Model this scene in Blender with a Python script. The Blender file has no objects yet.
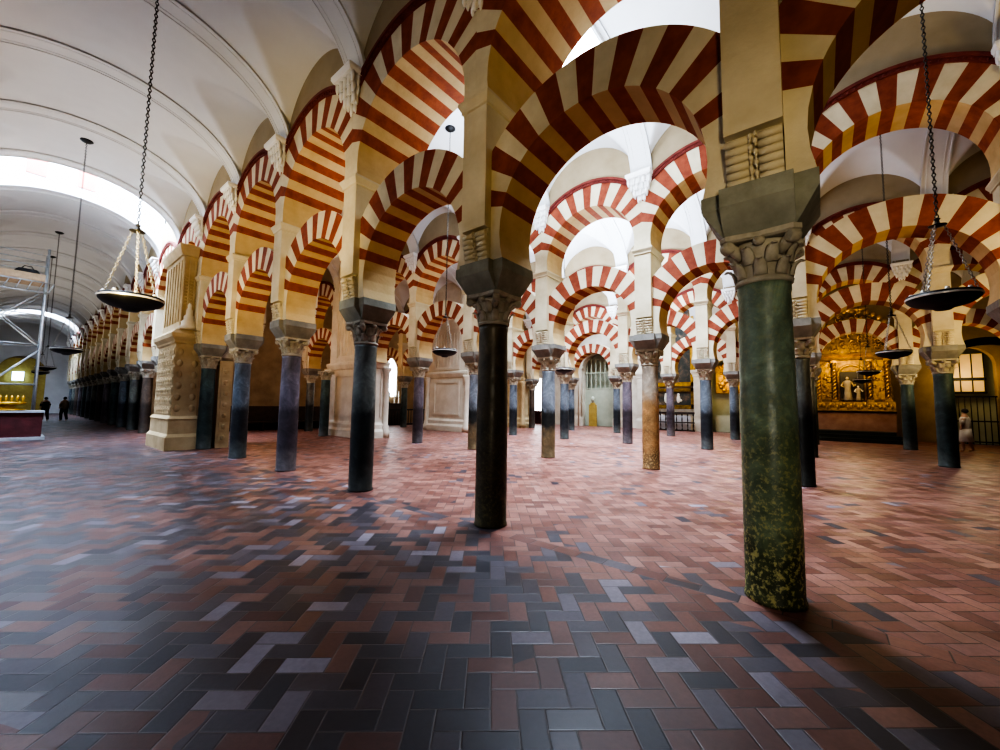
import bpy, bmesh, math, random
from mathutils import Vector, Matrix
random.seed(7)
PI = math.pi
C = bpy.context.scene.collection
S0, A0Y = 3.159, .368            # bay length, first column
ROW = [4.185, 10.67, 17.19, 23.61]
NAVE = [.945, 7.43, 13.93, 20.4, 26.9]
def cy(i): return A0Y + S0 * i

# ------------------------------------------------------------------ materials
def setin(node, name, val):
    node.inputs[name].default_value = val
class NT:
    def __init__(s, name):
        s.m = bpy.data.materials.new(name); s.m.use_nodes = True
        s.t = s.m.node_tree; s.t.nodes.clear()
        s.out = s.n('ShaderNodeOutputMaterial'); s.b = s.n('ShaderNodeBsdfPrincipled')
        s.l(s.b.outputs[0], s.out.inputs[0])
        s.tc = s.n('ShaderNodeTexCoord')
    def n(s, k, **kw):
        q = s.t.nodes.new(k)
        for a, v in kw.items(): setattr(q, a, v)
        return q
    def l(s, a, b): s.t.links.new(a, b)
    def math(s, op, a, b=None, c=None):
        q = s.n('ShaderNodeMath', operation=op)
        for k, v in enumerate((a, b, c)):
            if v is None: continue
            if isinstance(v, (int, float)): q.inputs[k].default_value = v
            else: s.l(v, q.inputs[k])
        return q.outputs[0]
    def noise(s, scale, detail=4, rough=.55, vec=None, dist=0):
        q = s.n('ShaderNodeTexNoise'); q.inputs['Scale'].default_value = scale
        q.inputs['Detail'].default_value = detail; q.inputs['Roughness'].default_value = rough
        q.inputs['Distortion'].default_value = dist
        s.l(vec if vec else s.tc.outputs['Object'], q.inputs['Vector']); return q.outputs['Fac']
    def ramp(s, fac, stops):
        q = s.n('ShaderNodeValToRGB'); e = q.color_ramp.elements
        while len(e) < len(stops): e.new(.5)
        for k, (p, c) in enumerate(stops):
            e[k].position = p; e[k].color = (*c, 1) if len(c) == 3 else c
        s.l(fac, q.inputs[0]); return q.outputs[0]
    def mix(s, fac, a, b, mode='MIX'):
        q = s.n('ShaderNodeMix', data_type='RGBA', blend_type=mode)
        for k, v in ((0, fac), (6, a), (7, b)):
            if isinstance(v, (int, float)): q.inputs[k].default_value = v
            elif isinstance(v, tuple): q.inputs[k].default_value = (*v, 1)
            else: s.l(v, q.inputs[k])
        return q.outputs[2]
    def bump(s, h, st=.3, dist=.02):
        q = s.n('ShaderNodeBump'); q.inputs['Strength'].default_value = st; q.inputs['Distance'].default_value = dist
        s.l(h, q.inputs['Height']); s.l(q.outputs[0], s.b.inputs['Normal'])
    def fin(s, col, rough=.7, metal=0., spec=None):
        if isinstance(col, tuple): s.b.inputs['Base Color'].default_value = (*col, 1)
        else: s.l(col, s.b.inputs['Base Color'])
        if isinstance(rough, (int, float)): s.b.inputs['Roughness'].default_value = rough
        else: s.l(rough, s.b.inputs['Roughness'])
        s.b.inputs['Metallic'].default_value = metal
        if spec is not None: s.b.inputs['Specular IOR Level'].default_value = spec
        return s.m

def mottled(name, c1, c2, scale=3., rough=.75, bump=.25, bscale=25., metal=0., spec=None):
    t = NT(name)
    f = t.noise(scale, 6, .6)
    col = t.ramp(f, [(.3, c1), (.7, c2)])
    t.bump(t.noise(bscale, 4), bump, .015)
    return t.fin(col, rough, metal, spec)
def emit(name, col, st):
    t = NT(name); t.b.inputs['Emission Color'].default_value = (*col, 1); t.b.inputs['Emission Strength'].default_value = st
    f = t.noise(3., 2); 
    return t.fin(t.ramp(f, [(0, tuple(.8 * x for x in col)), (1, col)]), .4)

M = {}
M['white'] = mottled('white_stucco', (.78, .76, .72), (.84, .82, .79), 3, .8, .1, 12)
M['plaster'] = mottled('plaster_white', (.56, .54, .52), (.66, .64, .62), .8, .85, .12, 6)
M['vault'] = mottled('vault_plaster', (.60, .585, .57), (.68, .67, .655), .5, .9, .06, 4)
M['shade_plaster'] = mottled('shaded_lunette_plaster', (.28, .215, .125), (.38, .30, .19), 1., .9, .1, 6)  # browner spandrel plaster, lunette shade partly put into its colour
M['cream'] = mottled('cream_stone', (.56, .48, .32), (.70, .62, .45), 2.2, .85, .35, 14)
M['pierstone'] = mottled('pier_limestone', (.54, .46, .30), (.68, .60, .43), 1.7, .85, .45, 11)
M['cream_soffit_warmlit'] = mottled('cream_soffit_warmlit', (.50, .35, .15), (.62, .46, .23), 2., .85, .3, 14)  # soffit copy of the cream, warm light put into its colour
def redmat(name, a, b):
    t = NT(name)
    f = t.noise(5, 5)
    col = t.ramp(f, [(.3, a), (.75, b)])
    sep = t.n('ShaderNodeSeparateXYZ'); t.l(t.tc.outputs['Object'], sep.inputs[0])
    t.bump(t.noise(18, 5), .4, .015)
    return t.fin(col, .85)
M['red'] = redmat('red_brick_face', (.21, .042, .018), (.35, .088, .038))
M['red_soffit_warmlit'] = redmat('red_brick_soffit_warmlit', (.24, .048, .012), (.40, .098, .024))  # soffit copy of the brick red with warm light mixed into the colour
M['red_dark'] = redmat('red_moulding', (.13, .022, .016), (.22, .045, .03))
M['impost'] = mottled('grey_impost_stone', (.20, .20, .155), (.34, .34, .27), 3.5, .8, .5, 12)
M['impost_light'] = mottled('pale_grey_impost_stone', (.17, .16, .14), (.30, .285, .25), 3.5, .8, .5, 12)
M['capital'] = mottled('pale_capital_stone', (.34, .30, .22), (.58, .53, .42), 5, .8, .5, 18)
M['golden'] = mottled('golden_stone', (.38, .27, .13), (.55, .42, .24), 1.5, .85, .35, 9)
M['pale_stone'] = mottled('pale_carved_stone', (.55, .48, .37), (.7, .64, .53), 1.5, .85, .35, 9)
M['brownstone'] = mottled('brown_wall_stone', (.26, .18, .10), (.42, .31, .18), 1.0, .85, .35, 7)
M['greystone'] = mottled('grey_green_stone', (.36, .38, .28), (.5, .52, .40), 1., .85, .2, 7)
M['iron'] = mottled('black_iron', (.005, .005, .006), (.014, .013, .012), 8, .5, .1, 30, .2)
M['bright_chain'] = mottled('bright_chain_metal', (.22, .20, .17), (.5, .48, .42), 40, .35, .1, 60, .5)
M['chain'] = mottled('dark_chain_metal', (.03, .028, .025), (.09, .08, .065), 9, .4, .1, 30, .8)
M['silver'] = mottled('rim_metal', (.62, .60, .54), (.85, .83, .78), 9, .3, .1, 30, .35)
M['steel'] = mottled('galvanised_steel', (.4, .43, .46), (.58, .62, .65), 5, .4, .1, 30, .6)
M['gold'] = mottled('gilded_wood', (.30, .16, .015), (.70, .42, .06), 5, .42, .9, 9, .75)
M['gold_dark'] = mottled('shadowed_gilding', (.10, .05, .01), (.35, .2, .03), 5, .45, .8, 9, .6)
M['wood'] = mottled('dark_carved_wood', (.018, .010, .006), (.05, .03, .018), 4, .5, .3, 20)
M['board'] = mottled('scaffold_board', (.35, .24, .14), (.5, .36, .22), 4, .7, .2, 20)
M['cloth_red'] = mottled('dark_red_cloth', (.045, .006, .008), (.09, .014, .014), 3, .9, .3, 20)
M['cloth_dark'] = mottled('dark_clothing', (.012, .012, .016), (.03, .03, .035), 5, .9, .2, 30)
M['cloth_white'] = mottled('white_clothing', (.55, .52, .47), (.72, .68, .62), 5, .9, .2, 30)
M['cloth_tan'] = mottled('tan_clothing', (.32, .25, .18), (.42, .34, .25), 5, .9, .2, 30)
M['skin'] = mottled('skin', (.42, .24, .16), (.5, .3, .2), 5, .6, .1, 30)
M['hair'] = mottled('dark_hair', (.015, .01, .007), (.03, .02, .014), 8, .7, .3, 60)
M['marble_red'] = mottled('pink_marble', (.28, .13, .09), (.42, .24, .18), 2, .5, .2, 9)
M['darkgreen'] = mottled('black_green_marble', (.008, .012, .009), (.03, .04, .03), 3, .4, .1, 9)
M['yellow'] = mottled('yellow_banner', (.36, .24, .05), (.50, .36, .09), 3, .7, .1, 9)
M['painting'] = NT('dark_oil_painting')
_t = M['painting']; _f = _t.noise(1.6, 5, .6, None, .6)
M['painting'] = _t.fin(_t.ramp(_f, [(.3, (.015, .02, .018)), (.5, (.05, .05, .04)), (.62, (.16, .10, .06)), (.75, (.4, .34, .27))]), .35)
M['glow_white'] = emit('daylit_window_glass', (.85, .93, 1.), 9.)
M['glow_sky'] = emit('skylight_glass', (.80, .90, 1.), 14.)
M['glow_warm'] = emit('candle_flame', (1., .62, .25), 14.)
M['glow_yellow'] = emit('amber_lit_glass', (.8, .6, .3), .12)
M['glow_blue'] = emit('blue_daylight_glass', (.5, .8, 1.), 6.)
M['pink_brick'] = mottled('sunlit_pink_brick', (.30, .06, .045), (.38, .09, .065), 2, .85, .2, 9)

def shaftmat(name, top, mid, bot, z1, z2, spots=None, rough=.33, mott=3.):
    t = NT(name)
    sep = t.n('ShaderNodeSeparateXYZ'); t.l(t.tc.outputs['Object'], sep.inputs[0])
    nz = t.noise(3.2, 5, .6)
    z = t.math('ADD', sep.outputs[2], t.math('MULTIPLY', t.math('SUBTRACT', nz, .5), 1.0))
    a = t.n('ShaderNodeMapRange'); t.l(z, a.inputs[0]); setin(a, 1, z1 - .18); setin(a, 2, z1 + .18)
    b = t.n('ShaderNodeMapRange'); t.l(z, b.inputs[0]); setin(b, 1, z2 - .22); setin(b, 2, z2 + .22)
    col = t.mix(b.outputs[0], t.mix(a.outputs[0], bot, mid), top)
    v = t.noise(mott, 7, .68, None, .8)
    col = t.mix(1., col, t.ramp(v, [(.3, (.45, .45, .45)), (.55, (.95, .95, .95)), (.75, (1.75, 1.75, 1.75))]), 'MULTIPLY')
    if spots:
        s2 = t.noise(26, 6, .7)
        low = t.n('ShaderNodeMapRange'); t.l(z, low.inputs[0]); setin(low, 1, .2); setin(low, 2, 1.7); setin(low, 3, 1.); setin(low, 4, .15)
        col = t.mix(t.math('MULTIPLY', t.ramp(s2, [(.51, (0, 0, 0)), (.60, (1, 1, 1))]), low.outputs[0]), col, spots)
    t.bump(t.noise(22, 5), .3, .01)
    rr = t.ramp(t.noise(7, 4), [(.35, (rough,) * 3), (.7, (rough + .25,) * 3)])
    return t.fin(col, rr)
SH = {
 'green': ('mottled green', shaftmat('green_mottled_marble', (.23, .31, .22), (.17, .23, .13), (.085, .11, .045), .5, 1.6, (.55, .52, .20), .3)),
 'olive': ('blackish brown', shaftmat('blackish_brown_marble', (.12, .095, .055), (.065, .05, .028), (.08, .07, .035), .3, 2.3, (.12, .10, .04), .3)),
 'greyblack': ('grey-topped black', shaftmat('grey_and_black_marble', (.15, .16, .14), (.022, .027, .025), (.055, .06, .052), .35, 1.65, None, .28)),
 'purple': ('dusky purple', shaftmat('purple_grey_marble', (.17, .145, .17), (.06, .047, .055), (.13, .11, .11), .45, 1.6, None, .33)),
 'blueblack': ('blue-black', shaftmat('blue_black_marble', (.15, .18, .21), (.024, .03, .035), (.09, .10, .095), .4, 1.5, None, .28)),
 'teal': ('dark teal', shaftmat('dark_teal_marble', (.07, .115, .11), (.035, .06, .058), (.09, .11, .10), .3, 1.9, None, .35)),
 'tan': ('tan and orange', shaftmat('tan_orange_marble', (.42, .36, .28), (.40, .22, .085), (.22, .13, .055), .4, 1.9, (.5, .34, .15), .4)),
 'tricolour': ('blue, black and brown', shaftmat('three_toned_marble', (.24, .275, .31), (.028, .032, .03), (.20, .15, .08), .85, 1.55, None, .3)),
 'brown': ('dull brown', shaftmat('dull_brown_marble', (.10, .07, .05), (.045, .03, .022), (.08, .06, .045), .4, 1.5, None, .4)),
}

def floor_mat():
    t = NT('herringbone_brick_floor')
    geo = t.tc.outputs['Object']
    mp = t.n('ShaderNodeMapping'); t.l(geo, mp.inputs[0]); setin(mp, 'Rotation', (0, 0, math.radians(-40.5)))
    W = .142
    setin(mp, 'Scale', (1 / W, 1 / W, 1)); setin(mp, 'Location', (.37, .22, 0))
    sep = t.n('ShaderNodeSeparateXYZ'); t.l(mp.outputs[0], sep.inputs[0])
    x, y = sep.outputs[0], sep.outputs[1]
    i = t.math('FLOOR', x); j = t.math('FLOOR', y); fx = t.math('SUBTRACT', x, i); fy = t.math('SUBTRACT', y, j)
    k = t.math('FLOORED_MODULO', t.math('SUBTRACT', i, j), 4.)
    k1 = t.math('COMPARE', k, 1., .1); k2 = t.math('COMPARE', k, 2., .1); k3 = t.math('COMPARE', k, 3., .1)
    hz = t.math('LESS_THAN', k, 1.5)
    bi = t.math('SUBTRACT', i, k1); bj = t.math('SUBTRACT', j, k2)
    lx = t.math('ADD', fx, k1); ly = t.math('ADD', fy, k2)
    wx = t.math('ADD', hz, 1.); wy = t.math('SUBTRACT', 2., hz)
    ex = t.math('MINIMUM', lx, t.math('SUBTRACT', wx, lx)); ey = t.math('MINIMUM', ly, t.math('SUBTRACT', wy, ly))
    e = t.math('MINIMUM', ex, ey)
    # single straight course along each arcade line
    sp = t.n('ShaderNodeSeparateXYZ'); t.l(geo, sp.inputs[0])
    dist = None
    for r in ROW:
        d = t.math('ABSOLUTE', t.math('SUBTRACT', sp.outputs[0], r - .2))
        dist = d if dist is None else t.math('MINIMUM', dist, d)
    strip = t.math('LESS_THAN', dist, .085)
    sy = t.math('DIVIDE', sp.outputs[1], .30); sj = t.math('FLOOR', sy); sf = t.math('SUBTRACT', sy, sj)
    se = t.math('MINIMUM', t.math('MULTIPLY', t.math('MINIMUM', sf, t.math('SUBTRACT', 1., sf)), 2.1),
                t.math('DIVIDE', t.math('SUBTRACT', .085, dist), .142))
    cmb = t.n('ShaderNodeCombineXYZ'); t.l(bi, cmb.inputs[0]); t.l(bj, cmb.inputs[1])
    cmb2 = t.n('ShaderNodeCombineXYZ'); t.l(sj, cmb2.inputs[0]); setin(cmb2, 2, 7.3)
    mv = t.n('ShaderNodeMix', data_type='VECTOR'); t.l(strip, mv.inputs[0]); t.l(cmb.outputs[0], mv.inputs[4]); t.l(cmb2.outputs[0], mv.inputs[5])
    edge = t.n('ShaderNodeMix', data_type='FLOAT'); t.l(strip, edge.inputs[0]); t.l(e, edge.inputs[2]); t.l(se, edge.inputs[3])
    wn = t.n('ShaderNodeTexWhiteNoise', noise_dimensions='3D'); t.l(mv.outputs[1], wn.inputs[0])
    ws = t.n('ShaderNodeSeparateColor'); t.l(wn.outputs['Color'], ws.inputs[0])
    r1, r2, r3 = ws.outputs
    # grey bricks are commoner in the near part of the first aisle
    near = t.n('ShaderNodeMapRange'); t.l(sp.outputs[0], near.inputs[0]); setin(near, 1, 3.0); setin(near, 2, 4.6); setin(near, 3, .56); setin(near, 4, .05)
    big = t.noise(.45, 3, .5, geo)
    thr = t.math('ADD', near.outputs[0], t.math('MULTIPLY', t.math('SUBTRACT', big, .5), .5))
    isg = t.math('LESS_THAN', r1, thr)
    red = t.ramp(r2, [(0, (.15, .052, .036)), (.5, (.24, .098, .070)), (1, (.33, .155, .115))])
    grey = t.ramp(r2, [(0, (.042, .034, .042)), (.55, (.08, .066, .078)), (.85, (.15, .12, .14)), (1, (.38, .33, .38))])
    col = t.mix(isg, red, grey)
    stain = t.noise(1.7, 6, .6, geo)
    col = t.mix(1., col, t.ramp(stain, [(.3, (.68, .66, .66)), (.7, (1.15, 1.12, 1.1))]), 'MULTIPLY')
    aisle_shade = t.n('ShaderNodeMapRange'); t.l(t.math('ADD', sp.outputs[0], t.math('MULTIPLY', big, .8)), aisle_shade.inputs[0]); setin(aisle_shade, 1, 2.6); setin(aisle_shade, 2, 5.2); setin(aisle_shade, 3, .40); setin(aisle_shade, 4, 1.)  # dimness of the first aisle put into the brick colour
    wv = t.n('ShaderNodeCombineColor'); [t.l(aisle_shade.outputs[0], wv.inputs[q]) for q in range(3)]
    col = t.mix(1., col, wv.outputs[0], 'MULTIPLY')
    fine = t.noise(28, 5, .6, geo)
    col = t.mix(1., col, t.ramp(fine, [(.3, (.85, .85, .85)), (.7, (1.1, 1.1, 1.1))]), 'MULTIPLY')
    jn = t.n('ShaderNodeMapRange'); t.l(edge.outputs[0], jn.inputs[0]); setin(jn, 1, .012); setin(jn, 2, .05)
    col = t.mix(jn.outputs[0], (.045, .032, .028), col)
    hgt = t.math('ADD', t.math('MULTIPLY', jn.outputs[0], .6), t.math('ADD', t.math('MULTIPLY', fine, .25), t.math('MULTIPLY', r3, .5)))
    t.bump(hgt, .35, .006)
    tilt = t.n('ShaderNodeVectorMath', operation='MULTIPLY_ADD'); t.l(wn.outputs['Color'], tilt.inputs[0]); tilt.inputs[1].default_value = (.05, .05, 0); tilt.inputs[2].default_value = (-.025, -.025, 0)
    gm = t.n('ShaderNodeNewGeometry'); ad = t.n('ShaderNodeVectorMath', operation='ADD'); t.l(gm.outputs['Normal'], ad.inputs[0]); t.l(tilt.outputs[0], ad.inputs[1])
    nm = t.n('ShaderNodeVectorMath', operation='NORMALIZE'); t.l(ad.outputs[0], nm.inputs[0])
    bn = [q for q in t.t.nodes if q.bl_idname == 'ShaderNodeBump'][0]; t.l(nm.outputs[0], bn.inputs['Normal'])
    ro = t.math('ADD', t.math('MULTIPLY', r3, .14), t.math('ADD', .27, t.math('MULTIPLY', stain, .22)))
    return t.fin(col, ro)
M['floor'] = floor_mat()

# ------------------------------------------------------------------ mesh helpers
def bm_new(): return bmesh.new()
def quad(bm, pts, mi=0):
    f = bm.faces.new([bm.verts.new(p) for p in pts]); f.material_index = mi; return f
def box(bm, x0, x1, y0, y1, z0, z1, mi=0):
    v = [bm.verts.new(p) for p in ((x0, y0, z0), (x1, y0, z0), (x1, y1, z0), (x0, y1, z0), (x0, y0, z1), (x1, y0, z1), (x1, y1, z1), (x0, y1, z1))]
    for q in ((0, 3, 2, 1), (4, 5, 6, 7), (0, 1, 5, 4), (1, 2, 6, 5), (2, 3, 7, 6), (3, 0, 4, 7)):
        f = bm.faces.new([v[k] for k in q]); f.material_index = mi
def loft(bm, rings, mi=0, cap=True, closed=True, smooth=False):
    R = [[bm.verts.new(p) for p in r] for r in rings]
    n = len(R[0])
    for a, b in zip(R, R[1:]):
        for k in range(n if closed else n - 1):
            try:
                f = bm.faces.new((a[k], a[(k + 1) % n], b[(k + 1) % n], b[k])); f.material_index = mi; f.smooth = smooth
            except ValueError: pass
    if cap:
        for r in (R[0][::-1], R[-1]):
            f = bm.faces.new(r); f.material_index = mi
    return R
def rect(hx, hy, z, cx=0, cy_=0): return [(cx - hx, cy_ - hy, z), (cx + hx, cy_ - hy, z), (cx + hx, cy_ + hy, z), (cx - hx, cy_ + hy, z)]
def circ(r, z, n=24, cx=0, cy_=0): return [(cx + r * math.cos(2 * PI * k / n), cy_ + r * math.sin(2 * PI * k / n), z) for k in range(n)]
def lathe(bm, prof, n=24, cx=0, cy_=0, mi=0, smooth=True):
    loft(bm, [circ(max(r, .0005), z, n, cx, cy_) for r, z in prof], mi, True, True, smooth)
def tube(bm, pts, r, n=8, mi=0, smooth=True):
    pts = [Vector(p) for p in pts]; rings = []
    rr = r if isinstance(r, (list, tuple)) else [r] * len(pts)
    for k, p in enumerate(pts):
        d = (pts[min(k + 1, len(pts) - 1)] - pts[max(k - 1, 0)]).normalized()
        u = d.cross(Vector((0, 0, 1)) if abs(d.z) < .95 else Vector((1, 0, 0))).normalized(); w = d.cross(u)
        rings.append([p + rr[k] * (math.cos(2 * PI * a / n) * u + math.sin(2 * PI * a / n) * w) for a in range(n)])
    loft(bm, rings, mi, True, True, smooth)
def blob(bm, c, r, mi=0, seg=8, ring=6):
    if isinstance(r, (int, float)): r = (r, r, r)
    m = Matrix.Translation(c) @ Matrix.Diagonal((r[0], r[1], r[2], 1))
    g = bmesh.ops.create_uvsphere(bm, u_segments=seg, v_segments=ring, radius=1, matrix=m)
    for v in g['verts']:
        for f in v.link_faces: f.smooth = True; f.material_index = mi
def mesh(name, bm, mats, normals=True):
    if normals: bmesh.ops.recalc_face_normals(bm, faces=bm.faces)
    me = bpy.data.meshes.new(name); bm.to_mesh(me); bm.free()
    for m in (mats if isinstance(mats, (list, tuple)) else [mats]): me.materials.append(m)
    return me
def link(name, me, parent=None, loc=(0, 0, 0)):
    o = bpy.data.objects.new(name, me); C.objects.link(o); o.location = loc
    if parent: o.parent = parent
    return o
def obj(name, bm, mats, parent=None, loc=(0, 0, 0)): return link(name, mesh(name, bm, mats), parent, loc)
def tag(o, label, cat, group=None):
    o['label'] = label; o['category'] = cat
    if group: o['group'] = group
    return o
def thing(name, label, cat, loc=(0, 0, 0), group=None, rz=0):
    o = bpy.data.objects.new(name, None); C.objects.link(o); o.location = loc; o.rotation_euler = (0, 0, rz); o.empty_display_size = .2
    o['kind'] = 'thing'
    return tag(o, label, cat, group)
def struct(o): o['kind'] = 'structure'; return o
def dup(root, loc, label, group=None):
    r = root.copy(); C.objects.link(r); r.location = loc; r['label'] = label
    if group: r['group'] = group
    for ch in list(root.children):
        c = ch.copy(); C.objects.link(c); c.parent = r
        for g in list(ch.children):
            d = g.copy(); C.objects.link(d); d.parent = c
    return r

# ------------------------------------------------------------------ setting: floor
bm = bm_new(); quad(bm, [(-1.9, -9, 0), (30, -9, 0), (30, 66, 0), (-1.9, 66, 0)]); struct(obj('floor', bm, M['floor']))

# ------------------------------------------------------------------ columns
Z_SH, Z_CAP, Z_IMP = 2.69, 3.11, 3.49
def shaft_bm():
    bm = bm_new()
    lathe(bm, [(.222, 0), (.222, .03), (.213, .05), (.214, .5), (.213, 1.1), (.209, 1.7), (.203, 2.3), (.198, 2.6), (.205, 2.63), (.205, 2.69)], 32)
    return bm
def capital_bm(seed=0):
    rnd = random.Random(seed)
    bm = bm_new()
    lathe(bm, [(.205, 2.69), (.222, 2.70), (.224, 2.725), (.205, 2.74), (.2, 2.76), (.205, 2.9), (.225, 3.0), (.25, 3.04)], 28)
    # two rows of curling leaves
    for row, (z, r, h, n, off) in enumerate(((2.745, .205, .13, 8, 0), (2.85, .215, .14, 8, PI / 8))):
        for k in range(n):
            a = off + 2 * PI * k / n; ca, sa = math.cos(a), math.sin(a); w = .05
            rings = []
            for s, out, ww in ((0, .0, 1.), (.35, .008, 1.05), (.7, .022, 1.), (.92, .05, .8), (1., .075, .55), (.9, .085, .35)):
                rr = r + out; zz = z + h * s; hw = w * ww; th = .01
                p = lambda rad, t: (rad * ca - t * sa, rad * sa + t * ca, zz)
                rings.append([p(rr - th, -hw), p(rr + .008, -hw * .9), p(rr + .02, 0), p(rr + .008, hw * .9), p(rr - th, hw)])
            loft(bm, rings, 0, True, True, True)
    # corner volutes and middle knobs under a chamfered slab
    for k in range(4):
        a = PI / 4 + k * PI / 2; ca, sa = math.cos(a), math.sin(a)
        pts = [(.20 * ca, .20 * sa, 2.93), (.27 * ca, .27 * sa, 3.0), (.325 * ca, .325 * sa, 3.05)]
        tube(bm, pts, [.04, .048, .03], 8)
        u = Vector((-sa, ca, 0)); c = Vector((.335 * ca, .335 * sa, 3.02))
        tube(bm, [c - u * .045, c - u * .03, c + u * .03, c + u * .045], [.04, .055, .055, .04], 10)
        b = k * PI / 2; blob(bm, (.255 * math.cos(b), .255 * math.sin(b), 3.03), (.05, .05, .04))
    q = []
    for k in range(4):
        a = PI / 4 + k * PI / 2; b = a + PI / 4
        for rr, aa in ((.385, a - .10), (.385, a + .10), (.27, b)): q.append((rr * math.cos(aa), rr * math.sin(aa)))
    loft(bm, [[(x * s, y * s, z) for x, y in q] for s, z in ((.9, 3.055), (1, 3.07), (1, 3.11))])
    return bm
SHAFT = mesh('shaft', shaft_bm(), M['capital'])
CAP = mesh('capital', capital_bm(), M['capital'])
def shaft_mesh(kind):
    key = 'shaftmesh_' + kind
    if key not in M:
        me = SHAFT.copy(); me.materials.clear(); me.materials.append(SH[kind][1]); M[key] = me
    return M[key]
RN = ['first', 'second', 'third', 'fourth']
ORD = ['first', 'second', 'third', 'fourth', 'fifth', 'sixth', 'seventh', 'eighth', 'ninth', 'tenth', 'eleventh', 'twelfth', 'thirteenth', 'fourteenth', 'fifteenth']
KIND = {(0, 0): 'green', (0, 1): 'olive', (0, 2): 'greyblack', (0, 3): 'purple', (0, 4): 'blueblack', (0, 5): 'teal',
        (1, 0): 'greyblack', (1, 1): 'tan', (1, 2): 'tricolour', (1, 3): 'tricolour', (1, 4): 'purple',
        (2, -1): 'teal', (2, 0): 'greyblack', (2, 1): 'blueblack', (2, 2): 'purple', (2, 3): 'blueblack', (2, 4): 'blueblack',
        (3, -1): 'teal', (3, 0): 'teal', (3, 1): 'blueblack', (3, 2): 'purple', (3, 3): 'blueblack', (3, 4): 'blueblack', (3, 5): 'brown'}
UNI = {(0, 0): 'big mottled green marble column with yellow flecks, standing closest to the viewer',
       (0, 1): 'blackish brown column standing alone in front of the middle arches',
       (0, 2): 'thick black column with grey upper half, next beyond the blackish brown one',
       (0, 3): 'dusky purple column between the grey-topped black one and the blue-black one',
       (0, 4): 'blue-black column next to the dark teal column beside the carved pier',
       (0, 5): 'dark teal column set against the carved golden pier',
       (1, 0): 'black column half hidden behind the big mottled green column',
       (1, 1): 'tan and orange marble column, the only light-coloured shaft',
       (1, 2): 'blue, black and brown banded column next to the tan orange column',
       (1, 3): 'blue, black and brown banded column half hidden behind the blackish brown column',
       (1, 4): 'slim purple grey column beneath the cone-chained hanging lamp'}
RNG = {0: range(0, 21), 1: range(-1, 8), 2: range(-2, 9), 3: range(-2, 9)}
SKIPCOL = {(0, 6), (1, 5), (1, 6), (2, 5), (2, 6), (3, 6)}
GONEPIER = {(1, 5), (1, 6), (2, 5), (2, 6), (3, 6), (0, 6)}
def lab_ord(r, i):
    if i < 0: return 'on the chapel side of the %s arcade' % RN[r]
    return '%s in the %s arcade' % (ORD[i] if i < 15 else 'far', RN[r])
def crisp(s):
    w = s.split(); return ' '.join(w[:16])
def bname(r, i):   # short phrase naming the spot
    if r == 0 and i == 0: return 'over the big mottled green column'
    if r == 0 and i == 1: return 'over the lone blackish brown column'
    if r == 0 and i == 5: return 'over the dark teal column by the carved pier'
    if r == 1 and i == 1: return 'over the tan orange column'
    n = i if i >= 0 else None
    if i >= 0:
        k = 'column %s along' % {True: ''}.get(False, '')
        return 'over the %s column of the %s arcade' % (ORD[min(i, 14)] if i < 15 else 'last', RN[r])
    return 'over the %s column on the chapel side of the %s arcade' % (ORD[-i - 1], RN[r])
DEFK = ['blueblack', 'purple', 'greyblack', 'teal', 'brown']
for r in range(4):
    for i in RNG[r]:
        if (r, i) in SKIPCOL: continue
        kind = KIND.get((r, i), DEFK[(i * 3 + r) % 5])
        if (r, i) in UNI: lab = UNI[(r, i)]
        elif i < 0: lab = '%s marble column, %s on the altar chapel side of the %s arcade' % (SH[kind][0], ORD[-i - 1], RN[r])
        elif r == 0 and i > 6:
            lab = 'dark marble column far down the long aisle beyond the carved pier'
        else: lab = '%s marble column, %s along the %s striped arcade counted from the altar side' % (SH[kind][0], ORD[i], RN[r])
        grp = 'marble columns of the hypostyle hall'
        if r == 0 and i > 6: grp = 'far columns along the long aisle'
        c = thing('marble_column', lab, 'column', (ROW[r], cy(i), 0), grp)
        link('shaft', shaft_mesh(kind), c); link('capital', CAP, c)

# ------------------------------------------------------------------ arcade piers above columns
PH = .21; PX = .46; BACK = .92   # pier half width, half depth; the first arcade's upper wall is deeper behind
def impost_bm():
    bm = bm_new()
    loft(bm, [rect(.28, .25, 3.11), rect(.30, .26, 3.15), rect(.43, .262, 3.33), rect(.43, .262, 3.49)])
    loft(bm, [rect(.26, .26, 3.112), rect(.28, .29, 3.15), rect(.345, .42, 3.36), rect(.345, .42, 3.489)])
    return bm
def corbel_bm():
    bm = bm_new()
    box(bm, -.37, .37, -PH + .01, PH - .01, 3.49, 3.95)
    n = 6
    for s in (-1, 1):
        for k in range(n):
            z = 3.53 + k * .065; x = s * (.36 + .013 * k)
            tube(bm, [(x, -PH + .006, z), (x, -.035, z)], .034, 8); tube(bm, [(x, .035, z), (x, PH - .006, z)], .034, 8)
        for k in range(9):
            z = 3.515 + k * .043; x = s * (.385 + .009 * k)
            blob(bm, (x, -.017 if k % 2 else .017, z), (.022, .02, .026), 0, 6, 5)
            blob(bm, (x + s * .004, .02 if k % 2 else -.02, z + .012), (.012, .012, .02), 0, 6, 4)
    return bm
def pshaft_bm():
    bm = bm_new(); loft(bm, [rect(PX, PH, 3.93), rect(PX, PH, 4.8), rect(PX, PH, 5.62)]); return bm
def cornice_bm():
    bm = bm_new()
    loft(bm, [rect(PX, PH, 5.61), rect(PX + .025, PH + .025, 5.62), rect(PX + .025, PH + .025, 5.65), rect(PX + .04, PH + .04, 5.68), rect(PX + .065, PH + .065, 5.73), rect(PX + .065, PH + .065, 5.77), rect(PX, PH, 5.79)])
    return bm
IMP = mesh('impost_block', impost_bm(), M['impost']); IMP2 = mesh('impost_block', impost_bm(), M['impost_light']); COR = mesh('roll_corbel', corbel_bm(), M['pierstone'])
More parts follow.
